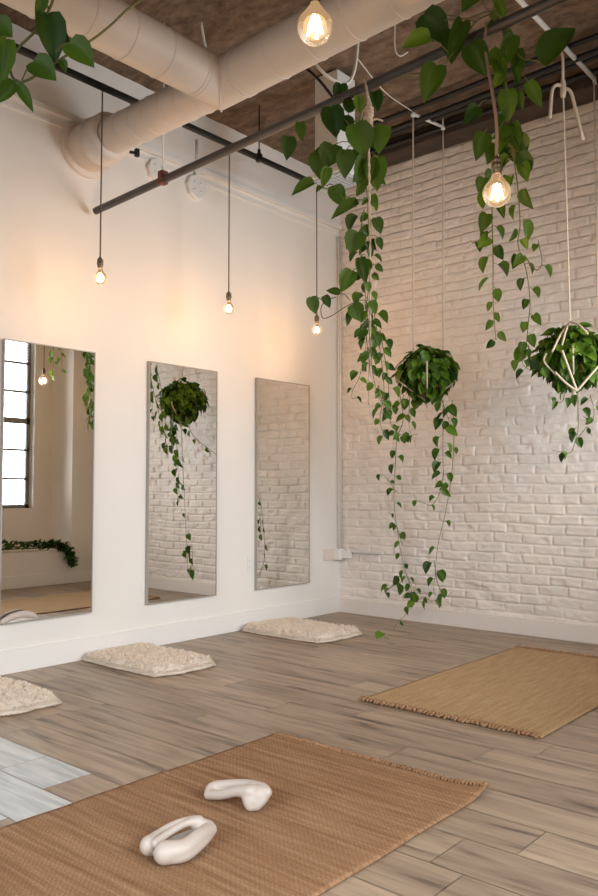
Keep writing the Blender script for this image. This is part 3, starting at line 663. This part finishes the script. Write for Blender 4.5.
# ---------------------------------------------------------------- plants
RV = random.Random(11)
def leaf(b, base, tip, nrm, wf=.78, fold=.18, droop=.12, tint=None, small=False):
    base, tip = Vector(base), Vector(tip); ax = tip-base; L = ax.length
    if L < 1e-4: return
    ax /= L; n = Vector(nrm); n = n-ax*n.dot(ax)
    if n.length < 1e-3: n = ax.orthogonal()
    n.normalize(); s = ax.cross(n); W_ = L*wf/2
    rows = [(0, .20, -.03), (.10, .72, -.08), (.28, .98, -.04), (.48, .95, 0), (.68, .70, 0), (.86, .33, 0), (1.0, .0, 0)] if not small else [(0, .45, -.10), (.25, 1.0, -.05), (.6, .75, 0), (1, 0, 0)]
    us = (-1, -.5, 0, .5, 1) if not small else (-1, 0, 1); V = []; Fs = []; nu = len(us)
    wv = RV.uniform(-.03, .03)
    for t, w, back in rows:
        for u in us:
            p = base+ax*L*(t+back*abs(u))+s*(W_*w*u)+n*(L*(fold*abs(u)*w*.7-droop*t*t+wv*u*t))
            V.append(p)
    for i in range(len(rows)-1):
        for k in range(nu-1): a = i*nu+k; Fs.append((a, a+1, a+nu+1, a+nu))
    b.add(V, Fs, tint if tint is not None else min(1, max(0, RV.gauss(.42, .24))))
def to_cam(p): return (CAM-Vector(p)).normalized()
def strand(fb, sb, pts, size, gap, s_end=.5, tint=None, dens=1.0, stem=.0028, face=.8, small=False, spread=1.0, n=6):
    """a vine: stem along pts, leaves alternating along it"""
    P = spline(pts, n); sb.tube(P, [stem*(1-.45*i/(len(P)-1)) for i in range(len(P))], 6)
    L = sum((P[i+1]-P[i]).length for i in range(len(P)-1)); d = gap*.3; acc = 0; i = 0; side = 1
    while i < len(P)-1:
        seg = (P[i+1]-P[i]).length
        if d <= acc+seg:
            f = (d-acc)/max(seg, 1e-6); p = P[i].lerp(P[i+1], f); t = d/L; sz = size*(1+(s_end-1)*t)*RV.uniform(.72, 1.25)
            side = -side; ang = RV.uniform(-.6, .6)
            h = (RT*math.cos(ang)+FW*math.sin(ang))*side
            pet = p+(h*.55+Vector((0, 0, RV.uniform(-.3, .35))))*sz*.6*spread
            sb.tube([p, p.lerp(pet, .5)+Vector((0, 0, sz*.08)), pet], stem*.45, 5)
            dr = (h*RV.uniform(.1, .8)+Vector((0, 0, -1))*RV.uniform(.45, 1.0)).normalized()
            nn = (to_cam(p)*face+Vector((0, 0, 1))*.55+Vector((RV.uniform(-.7, .7), RV.uniform(-.7, .7), RV.uniform(-.3, .3)))).normalized()
            leaf(fb, pet, pet+dr*sz, nn, RV.uniform(.58, .80), RV.uniform(.15, .75), RV.uniform(0, .3), tint if tint is not None else None, small)
            d += gap*RV.uniform(.6, 1.4)/dens
        else: acc += seg; i += 1
def bigleaf(fb, bp, tp, d, wf=.75, tint=None, tilt=(0, 0, 0), dd=0, sb=None, frm=None):
    base, tip = at(*bp, d), at(*tp, d+dd); n = (to_cam(base)+Vector(tilt)).normalized()
    leaf(fb, base, tip, n, wf, RV.uniform(.2, .5), RV.uniform(.02, .2), tint)
    if sb is not None and frm: q = at(*frm, d+.01); sb.tube([q, q.lerp(base, .5)+Vector((0, 0, .01)), base], .0022, 5)
def plant(name, loc, lab, group=None, cat='plant'):
    r = empty(name, tuple(loc)); tag(r, lab, cat, group); return r, MB(loc), MB(loc)
def finish(r, fb, sb, fm='leaf', smat='stem'):
    fb.build('foliage', M[fm], r); sb.build('vine_stems', M[smat], r)

# P1: vine climbing down the rope tied on the grey rail
q = railA(366); d1_ = (q-CAM).dot(FW)
r1, f1, s1 = plant('trailing_pothos', q, 'large-leaved green vine climbing down a rope in front of the room corner')
D1 = d1_-.02
for bp, tp, w, ti, frm, dl, tl in [
    ((331, 107), (336, 137), .80, .08, (352, 128), .05, (.1, 0, -.2)), ((352, 128), (336, 118), .9, .12, None, .12, (0, 0, .3)),
    ((358, 96), (360, 113), .70, .85, (362, 120), -.05, (.2, .1, 0)), ((374, 92), (378, 112), .7, .10, None, .08, (.3, 0, 0)),
    ((356, 124), (366, 156), .85, .42, (362, 124), -.06, (.1, 0, .3)), ((385, 126), (377, 152), .75, .62, None, -.05, (-.3, 0, .3)),
    ((333, 145), (326, 168), 1.05, .28, (352, 142), -.02, (.1, 0, .4)), ((346, 150), (345, 178), .70, .34, (352, 146), -.04, (0, 0, .3)),
    ((318, 153), (320, 179), .80, .33, (330, 150), 0, (0, 0, .3)), ((331, 150), (309, 160), .5, .25, None, .05, (0, 0, .6)),
    ((300, 122), (302, 141), .60, .50, (311, 150), .1, (0, 0, .1)), ((288, 137), (287, 160), .72, .25, (300, 146), .12, (0, .2, 0)),
    ((328, 168), (322, 188), .55, .68, (324, 164), -.04, (0, 0, 0)), ((314, 183), (291, 195), .50, .45, (318, 186), -.02, (0, 0, .6)),
    ((334, 186), (341, 206), .85, .40, (326, 186), 0, (0, 0, .3)), ((358, 203), (330, 217), .42, .42, (362, 200), 0, (0, 0, .6)),
    ((367, 158), (360, 192), .72, .38, (364, 150), .03, (.2, 0, .1)), ((377, 158), (376, 190), .75, .55, (368, 152), .0, (-.2, 0, .3)),
    ((352, 112), (345, 96), .7, .12, None, .1, (0, 0, 0)), ((341, 84), (338, 106), .7, .10, (350, 120), .15, (0, 0, 0))]:
    bigleaf(f1, bp, tp, D1+dl, w, ti, tl, 0, s1, frm)
strand(f1, s1, [at(318, 186, D1), at(330, 190, D1), at(350, 198, D1), at(364, 200, D1)], .05, .10, 1)
strand(f1, s1, [at(366, 118, D1+.02), at(368, 160, D1+.03), at(370, 215, D1+.02), at(371, 260, D1+.03), at(366, 320, D1+.02), at(370, 370, D1)], .075, .038, .55, face=1.0)
strand(f1, s1, [at(364, 210, D1), at(360, 240, D1-.02), at(364, 280, D1-.03), at(369, 330, D1), at(374, 380, D1), at(385, 412, D1)], .080, .045, .45, face=1.0)
for bp, tp, w, ti, frm in [((358, 232), (350, 254), .95, .35, (366, 245)), ((352, 271), (341, 292), .75, .55, (364, 268)), ((378, 238), (382, 250), .6, .3, (370, 236)),
                           ((376, 218), (381, 234), .7, .3, (370, 222)), ((360, 258), (366, 284), .5, .2, (366, 255)), ((352, 305), (362, 322), .85, .35, (366, 300)),
                           ((340, 293), (326, 290), .55, .25, (350, 300)), ((324, 296), (330, 308), .7, .2, (330, 302)), ((311, 297), (316, 314), .75, .3, (322, 300)),
                           ((350, 312), (347, 326), .5, .2, (360, 305)), ((361, 330), (354, 338), .7, .3, (366, 325)), ((376, 265), (383, 272), .7, .35, (370, 268))]:
    bigleaf(f1, bp, tp, D1-.03, w, ti, (0, 0, .3), 0, s1, frm)
s1.tube(spline([at(356, 302, D1), at(345, 307, D1), at(333, 315, D1), at(323, 318, D1), at(321, 308, D1), at(326, 301, D1), at(336, 297, D1)], 5), .0026, 6)
strand(f1, s1, [at(378, 385, D1), at(384, 405, D1), at(396, 408, D1), at(404, 395, D1)], .04, .06, .6)
finish(r1, f1, s1)
# rope
def rope(name, pts, r, lab, knots=(), group=None, tails=()):
    c = Vector(pts[0]); root = empty(name, tuple(c)); tag(root, lab, 'rope', group)
    P = spline(pts, 10); b = MB(c)
    # two twisted strands
    L = sum((P[i+1]-P[i]).length for i in range(len(P)-1)); m = max(20, int(L/.02)); Q = []
    acc = [0]
    for i in range(len(P)-1): acc.append(acc[-1]+(P[i+1]-P[i]).length)
    k = 0
    for i in range(m+1):
        s_ = L*i/m
        while k < len(P)-2 and acc[k+1] < s_: k += 1
        Q.append(P[k].lerp(P[k+1], min(1, (s_-acc[k])/max(1e-6, acc[k+1]-acc[k]))))
    for ph in (0, PI):
        pts2 = []
        for i, p_ in enumerate(Q):
            t = (Q[min(i+1, m)]-Q[max(i-1, 0)]).normalized(); u = t.cross(Vector((.3, .8, .2))).normalized(); w = t.cross(u); a = i*1.3+ph
            pts2.append(p_+(u*math.cos(a)+w*math.sin(a))*r*.5)
        b.tube(pts2, r*.62, 6)
    b.build('twisted_cord', M['rope'], root)
    for kp, kr in knots:
        kb = MB(c); kp = Vector(kp)
        for j in range(3): kb.lathe([(kr*.5, -kr*.5), (kr, -kr*.25), (kr*1.05, 0), (kr, kr*.25), (kr*.5, kr*.5)], kp+Vector((0, 0, (j-1)*kr*.75)), 10, (.15*(j-1), .1, 1))
        kb.build('knot', M['rope'], root)
    if tails:
        tb = MB(c)
        for t in tails: tb.tube(spline(t, 5), r*.8, 6)
        tb.build('loose_ends', M['rope'], root)
    return root
dR = D1-.045
rope('vine_rope', [at(365, 79, d1_+.0), at(367, 92, dR), at(369, 118, dR), at(369, 160, dR), at(370, 250, dR+.03), at(370, 330, dR+.05), at(369, 405, dR+.07)], .0062, 'beige rope knotted on the rail with large-leaved vine around it', [(at(369, 112, dR), .022), (at(368, 122, dR), .024)],
     tails=[[at(369, 118, dR), at(364, 110, dR), at(361, 120, dR)], [at(369, 122, dR), at(376, 119, dR), at(383, 121, dR)], [at(368, 95, dR), at(371, 108, dR), at(368, 122, dR)]])

# P1b: finer vine hanging further back, between the rope vine and the basket
r, f, s = plant('trailing_ivy', at(372, 330, 5.6), 'fine-leaved vine trailing between the rope vine and the middle basket')
for pts, sz, g in [([at(365, 300, 5.6), at(366, 345, 5.6), at(360, 375, 5.6), at(353, 390, 5.6), at(352, 398, 5.6), at(357, 398, 5.6)], .075, .065),
                   ([at(372, 300, 5.55), at(380, 350, 5.6), at(384, 390, 5.65), at(380, 420, 5.7), at(386, 435, 5.7), at(400, 434, 5.7)], .085, .06),
                   ([at(380, 330, 5.65), at(388, 380, 5.7), at(390, 420, 5.7), at(395, 430, 5.7), at(404, 436, 5.75), at(418, 434, 5.75)], .08, .08)]:
    strand(f, s, pts, sz, g, .75)
finish(r, f, s)
# small rope/stem linking it up to the ceiling behind
cable('thin_cord', [(at(372, 300, 5.6)).lerp(Vector((1.13, 4.6, ZC)), 1), at(372, 300, 5.6)], .003, 'stemb', 'thin brown cord holding the fine vine behind rope vine')

def basket(c, rad, hgt, nleaf, size, lab, strands, rname='hanging_basket_plant'):
    c = Vector(c); r, f, s = plant(rname, c, lab)
    pb = MB(c); pb.lathe([(0, -hgt*.95), (rad*.35, -hgt*.92), (rad*.58, -hgt*.55), (rad*.68, -.02), (rad*.66, -.02), (rad*.5, -.05), (0, -.05)], c, 20); pb.build('pot', M['pot'], r)
    for k in range(nleaf):
        u = RV.uniform(0, 2*PI); v = math.asin(RV.uniform(-.85, 1)); rr = RV.uniform(.72, 1.0)+(RV.uniform(0, .22) if k % 5 == 0 else 0)
        d = Vector((math.cos(u)*math.cos(v), math.sin(u)*math.cos(v), math.sin(v)))
        taper = 1 if v > -.1 else 1+.55*math.sin(v)
        p = c+Vector((d.x*rad*rr*taper, d.y*rad*rr*taper, d.z*hgt*rr))
        dr = (d*.5+Vector((0, 0, -1))*RV.uniform(.3, 1.1)+Vector((RV.uniform(-.5, .5), RV.uniform(-.5, .5), 0))).normalized(); nn = (d+Vector((0, 0, .5))+Vector((RV.uniform(-.4, .4), RV.uniform(-.4, .4), 0)))
        sz = size*RV.uniform(.55, 1.35)
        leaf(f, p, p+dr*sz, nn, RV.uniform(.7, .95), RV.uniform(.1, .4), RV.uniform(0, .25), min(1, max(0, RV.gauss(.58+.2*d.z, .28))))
        if k % 3 == 0: s.tube([c+Vector((0, 0, -hgt*.1))+d*rad*.2, (c+p)/2+Vector((0, 0, .03)), p], .0018, 5)
    for pts, sz, g, se in strands: strand(f, s, pts, sz, g, se)
    finish(r, f, s); return r
# P2
c2 = at(427, 374, 5.88)
L = lambda *a: [at(*q) for q in a]
basket(c2, .205, .19, 560, .072, 'round full leafy basket hanging from two ropes at the brick wall, two long vines below', [
    (L((400, 395, 5.9), (403, 420, 5.95), (397, 440, 6.1), (395, 470, 6.4), (394, 500, 6.55), (398, 535, 6.58), (405, 570, 6.58), (416, 597, 6.5), (408, 612, 6.4), (398, 622, 6.35), (392, 632, 6.3)), 0.072, .125, .8),
    (L((443, 400, 5.8), (443, 430, 5.8), (443, 460, 5.8), (444, 480, 5.8)), 0.085, .06, .9),
    (L((452, 400, 5.85), (454, 430, 5.85), (452, 470, 5.85), (446, 510, 5.85), (438, 545, 5.85), (435, 575, 5.85), (434, 592, 5.85), (440, 604, 5.85)), 0.060, .22, 1.1),
    (L((444, 470, 5.8), (440, 492, 5.8), (432, 505, 5.8), (424, 503, 5.8), (416, 500, 5.8)), 0.068, .075, .9),
    (L((440, 395, 5.8), (446, 412, 5.8), (451, 425, 5.8)), 0.093, .05, .9), (L((410, 395, 5.75), (409, 410, 5.75), (409, 425, 5.75), (411, 435, 5.75)), 0.085, .07, .8),
    (L((405, 570, 6.32), (410, 585, 6.3), (415, 600, 6.3), (424, 597, 6.3), (432, 602, 6.2)), 0.068, .06, .9),
    (L((400, 575, 6.35), (396, 583, 6.35), (388, 590, 6.35), (384, 592, 6.35)), 0.068, .06, .9),
    (L((396, 492, 6.5), (390, 482, 6.5), (383, 475, 6.5), (380, 478, 6.5)), 0.060, .09, .8),
    (L((402, 545, 6.55), (395, 520, 6.55), (389, 512, 6.5)), 0.060, .08, .8),
    (L((414, 596, 6.45), (405, 588, 6.45), (396, 584, 6.45), (386, 590, 6.45)), 0.072, .06, .9),
    (L((434, 560, 5.9), (438, 585, 5.9), (446, 596, 5.9), (452, 592, 5.9)), 0.076, .07, 1),
    (L((392, 632, 6.3), (388, 634, 6.3), (381, 633, 6.3)), 0.102, .5, 1)])
fq = hit(379, 640, 2, .004)
_b = MB(fq); _rt = Vector((RT.x, RT.y, 0))
leaf(_b, fq+_rt*.02+Vector((0, 0, .055)), fq-_rt*.02+Vector((0, 0, .012))+to_cam(fq)*.06, (FW*-.6)+Vector((0, 0, 1)), .9, .2, .1, .85)
_b.tube(spline([fq+_rt*.02+Vector((0, 0, .055)), fq+_rt*.01+Vector((0, .02, .03)), fq+_rt*.03+Vector((0, .07, .003))], 5), .0022, 5)
_o = _b.build('fallen_leaf', M['leaf']); _o.location = fq; tag(_o, 'single bright green leaf on the floor below the long hanging vine', 'leaf')
def hanger(name, c, rad, hgt, tops, lab, knots, side_pts):
    c = Vector(c); root = empty(name, tuple(c)); tag(root, lab, 'plant hanger')
    bot = c+Vector((0, 0, -hgt*1.08)); bot = bot+to_cam(bot)*.02
    n = 0
    for k, (tp, rim) in enumerate(tops):
        b = MB(c); b.tube(spline([tp, tp.lerp(rim, .5), rim], 10), .0052, 7); b.build('suspension_rope', M['rope'], root)
    for rim in side_pts:
        b = MB(c); o_ = (rim-c); mid = c+Vector((o_.x*1.02, o_.y*1.02, -hgt*.35)); b.tube(spline([rim, mid, bot], 8), .0062, 7); b.build('cradle_cord', M['rope'], root)
    b = MB(c); b.lathe([(0, .03), (.012, .025), (.016, .01), (.012, -.012), (.016, -.02), (.006, -.05), (0, -.052)], bot, 10); b.build('knot', M['rope'], root)
    return root
tc2 = to_cam(c2); tc2.z = 0; tc2.normalize(); rt = Vector((RT.x, RT.y, 0)).normalized()
rimL, rimR, rimF = c2-rt*.10+tc2*.04+Vector((0, 0, .17)), c2+rt*.12+tc2*.02+Vector((0, 0, .17)), c2+tc2*.235+Vector((0, 0, .06))
hanger('rope_plant_hanger', c2, .22, .19, [(p1-Vector((0, 0, .02)), rimL), (p2-Vector((0, 0, .02)), rimR)], 'rope hanger with two thin cords cradling the middle basket', [], [rimF, c2-rt*.2+tc2*.1+Vector((0, 0, -.03)), c2+rt*.2+tc2*.1+Vector((0, 0, -.03))])
# P4
c4 = at(573, 357, 5.17)
basket(c4, .225, .19, 560, .080, 'leafy basket at the right edge before the brick wall with white macrame cords', [
    (L((578, 392, 5.0), (578, 410, 5.0), (578, 430, 5.0), (574, 445, 5.0), (570, 453, 5.0), (560, 452, 5.0), (552, 450, 5.0)), .075, .085, .7),
    (L((548, 360, 5.05), (540, 366, 5.05), (532, 370, 5.05), (524, 366, 5.05), (522, 360, 5.05)), .08, .055, .8),
    (L((565, 390, 5.05), (562, 402, 5.05), (553, 400, 5.05), (548, 396, 5.05)), .06, .05, .8),
    (L((578, 438, 5.0), (584, 430, 5.0), (588, 427, 5.0), (592, 436, 5.0)), .06, .07, .8),
    (L((590, 395, 5.1), (594, 410, 5.1), (592, 422, 5.1), (583, 416, 5.1)), .06, .07, .8)])
tc4 = to_cam(c4); tc4.z = 0; tc4.normalize()
kt = at(563, 88, 5.0); rimA = at(570, 322, 5.08); rimB = at(598, 330, 5.2); ce = Vector((2.57, 5.29, 3.87))
h4 = hanger('rope_plant_hanger', c4, .23, .20, [(kt, rimA), (ce, rimB)], 'white macrame hanger holding the right basket, tied with loose rope ends above', [],
            [c4+tc4*.24+Vector((0, 0, .03)), c4-rt*.17+tc4*.15+Vector((0, 0, .0)), c4+rt*.2+tc4*.14+Vector((0, 0, .0))])
b = MB(c4)
rc = at(570, 322, 5.08)
for e_ in ((552, 352), (588, 334), (562, 345)): b.tube(spline([rc, at((570+e_[0])/2, (322+e_[1])/2-3, 4.97), at(*e_, 4.92)], 6), .0065, 7)
b.build('cradle_cord', M['rope'], h4)
for pts in (((562, 350), (570, 372), (577, 391)), ((555, 372), (566, 383), (577, 391)), ((602, 362), (588, 378), (577, 391))):
    b = MB(c4); b.tube(spline([at(*q, 4.89) for q in pts], 6), .007, 7); b.build('cradle_cord', M['rope'], h4)
b = MB(c4); b.lathe([(.004, .06), (.014, .05), (.02, .02), (.018, -.01), (.02, -.03), (.014, -.06), (0, -.062)], kt, 10); b.tube([kt, at(563, 60, 4.98), Vector((2.566, kt.y-.05, 3.90))], .009, 7); b.build('knot', M['rope'], h4)
b = MB(c4); b.tube(spline(L((562, 86, 5.0), (556, 85, 4.99), (552, 92, 4.99), (550, 118, 4.99)), 6), .011, 8); b.tube(spline(L((563, 88, 5.0), (570, 91, 4.99), (574, 103, 4.99), (583, 140, 4.99)), 6), .011, 8); b.build('loose_ends', M['rope'], h4)

# P3: large vine on the rail around the front pendant
D3 = (railA(490)-CAM).dot(FW)-.03
r3, f3, s3 = plant('trailing_pothos', railA(490), 'large-leaved green vine draped on the rail around the brick-side bulb')
for bp, tp, w, ti, frm, dl, tl in [
    ((430, 38), (401, 47), .62, .95, (448, 52), -.05, (0, 0, .5)), ((424, 14), (448, 42), .85, .12, (470, 20), .08, (0, 0, 0)), ((452, 30), (452, 62), .75, .15, (470, 28), .04, (.2, 0, .1)),
    ((437, 66), (424, 101), .70, .42, (445, 60), -.03, (0, 0, .3)), ((462, 22), (448, 60), .45, .3, (476, 22), 0, (0, .2, .2)), ((470, 45), (486, 76), .75, .22, (484, 30), .03, (0, 0, .2)),
    ((545, 66), (575, 26), .62, .28, (531, 60), -.10, (-.3, -.1, .3)), ((528, 82), (542, 107), .5, .5, (520, 75), 0, (0, 0, .2)), ((512, 36), (500, 70), .5, .45, (498, 30), 0, (.2, 0, 0)),
    ((507, 90), (508, 122), .62, .5, (505, 78), -.04, (.1, 0, .2)), ((497, 60), (505, 88), .5, .55, (495, 45), .02, (0, 0, .2)), ((516, 50), (517, 84), .45, .3, (505, 40), .05, (.2, .1, 0)),
    ((497, 0), (506, 20), .5, .75, (492, 12), -.03, (0, 0, .3)), ((474, -8), (462, 12), .7, .35, (488, 5), 0, (0, 0, .2)), ((478, 107), (464, 124), .7, .1, (486, 100), .1, (0, 0, .2)),
    ((484, 134), (476, 160), .70, .25, (489, 128), -.02, (.1, 0, .2)), ((513, 130), (517, 150), .72, .35, (508, 124), 0, (0, 0, .2)), ((484, 178), (478, 192), .9, .3, (492, 175), .02, (0, 0, .2)),
    ((500, 142), (518, 158), .9, .2, (506, 140), .05, (.1, 0, .2)), ((523, 158), (528, 176), .95, .3, (516, 150), .02, (0, 0, .2))]:
    bigleaf(f3, bp, tp, D3+dl, w, ti, tl, 0, s3, frm)
s3.tube(spline(L((402, 75, D3), (425, 72, D3), (445, 62, D3), (462, 40, D3), (476, 22, D3), (490, 14, D3)), 6), .003, 6)
s3.tube(spline(L((445, 20, D3), (470, 18, D3), (490, 12, D3), (502, 30, D3), (520, 56, D3), (532, 60, D3-.05), (546, 62, D3-.09)), 6), .003, 6)
strand(f3, s3, L((486, -8, D3), (484, 5, D3), (500, 25, D3), (507, 60, D3), (506, 95, D3), (510, 125, D3), (516, 160, D3)), .075, .065, .9)
strand(f3, s3, L((508, 120, D3), (514, 160, D3), (518, 190, D3), (520, 225, D3), (518, 245, D3), (526, 270, D3), (530, 300, D3), (528, 325, D3), (526, 345, D3), (520, 360, D3), (512, 362, D3)), .085, .046, .55)
strand(f3, s3, L((503, 140, D3+.05), (494, 185, D3+.06), (492, 215, D3+.05), (493, 250, D3+.05), (493, 290, D3+.05), (494, 318, D3+.05), (496, 340, D3+.05)), .092, .05, .5)
strand(f3, s3, L((492, 230, D3+.05), (482, 238, D3+.05), (474, 243, D3+.05), (470, 240, D3+.05)), .06, .06, .6)
strand(f3, s3, L((524, 255, D3), (536, 270, D3), (542, 262, D3), (538, 240, D3)), .06, .08, .8)
strand(f3, s3, L((528, 345, D3), (532, 362, D3), (540, 364, D3)), .06, .04, .8)
finish(r3, f3, s3)

# P5: vine at top left, close to the camera
D5 = 2.35
r5, f5, s5 = plant('trailing_pothos', at(-25, 30, D5), 'close large-leaved green vine reaching in at the top left edge')
for bp, tp, w, ti, frm, dl, tl in [
    ((48, 14), (56, 62), .62, .14, (48, 6), .0, (.2, 0, .1)), ((52, 30), (70, 42), .9, .14, None, .02, (0, 0, .1)), ((69, 44), (94, 66), .85, .5, (56, 52), -.04, (.1, 0, .4)),
    ((33, 62), (56, 80), .95, .35, (22, 80), -.02, (0, 0, .4)), ((62, 60), (66, 72), .7, .35, (52, 66), 0, (0, 0, .2)), ((-4, 22), (12, 36), 1.1, .45, (-4, 20), .0, (0, 0, .3)),
    ((6, 40), (2, 84), .45, .62, (4, 38), -.03, (.3, 0, .2)), ((16, 84), (-6, 104), .55, .4, (18, 82), 0, (0, 0, .4)), ((18, 85), (33, 110), .42, .35, (18, 82), -.02, (0, 0, .3)),
    ((44, -6), (36, 20), .45, .4, (48, -8), -.02, (.2, 0, 0)), ((-6, 60), (8, 84), .6, .5, (-8, 50), .0, (0, 0, .2))]:
    bigleaf(f5, bp, tp, D5+dl, w, ti, tl, 0, s5, frm)
for pts, rr in [(L((56, -10, D5), (50, 8, D5), (38, 28, D5), (22, 44, D5), (8, 58, D5), (2, 42, D5), (-10, 20, D5)), .0042), (L((8, 58, D5), (12, 76, D5), (20, 82, D5), (32, 78, D5), (50, 66, D5), (72, 52, D5)), .0038),
                (L((148, -4, D5+.15), (128, 9, D5+.12), (112, 24, D5+.1), (96, 37, D5+.05), (82, 46, D5)), .0036), (L((-10, 50, D5), (0, 58, D5), (10, 58, D5)), .0035)]:
    s5.tube(spline(pts, 7), rr, 8)
finish(r5, f5, s5)

# plants that the picture shows only in the mirrors (they hang right of the view)
def mv(x, y, t): p_ = at(x, y, t); return Vector((-p_.x, p_.y, p_.z))
cm = mv(88, 360, 9.0)
r, f, s = plant('trailing_pothos', (cm.x, cm.y, 2.9), 'green vine seen reflected at top right corner of the leftmost mirror')
for dx, zb in ((0, 1.95), (.07, 1.78), (-.04, 2.3)):
    strand(f, s, [(cm.x+dx*.3, cm.y+dx*.2, ZC-.02), (cm.x+dx, cm.y+dx, 3.0), (cm.x+dx*1.5, cm.y+dx, 2.4), (cm.x+dx*1.1, cm.y+dx*1.6, zb)], .14, .055, .8)
finish(r, f, s)
cw = mv(56, 370, 8.9)
r, f, s = plant('trailing_pothos', (cw.x, cw.y, 3.0), 'sunlit vine seen reflected beside the window in the leftmost mirror')
for dx, zb in ((-.10, 2.28), (.05, 2.42)):
    strand(f, s, [(cw.x, cw.y, ZC-.02), (cw.x+dx*.6, cw.y+dx, 3.1), (cw.x+dx*.8, cw.y+dx*1.2, zb)], .11, .085, .8, tint=.85)  # fixed pale tint paints the sunlit look into these leaves
finish(r, f, s)
g = (XR+.10, 4.7, RZ0)
r, f, s = plant('leafy_garland', g, 'dense green garland on the low recess ledge, seen in leftmost mirror', cat='garland')
P = spline([(XR+.10, 3.75, RZ0+.03), (XR+.08, 4.3, RZ0+.04), (XR+.06, 4.9, RZ0+.035), (XR+.02, 5.25, RZ0+.02), (XR-.03, 5.38, RZ0-.06), (XR-.03, 5.43, RZ0-.22)], 12); s.tube(P, .006, 6)
for k in range(420):
    p_ = P[RV.randrange(len(P))]+Vector((RV.uniform(-.06, .05), RV.uniform(-.04, .04), RV.uniform(0, .07))); p_.x = min(p_.x, XR+.2)
    leaf(f, p_, p_+Vector((RV.uniform(-1, .4), RV.uniform(-1, 1), RV.uniform(-.3, .7))).normalized()*.065, (RV.uniform(-1, 0), RV.uniform(-.5, .5), 1), .6, .2, .1, RV.uniform(0, .45), True)
finish(r, f, s)
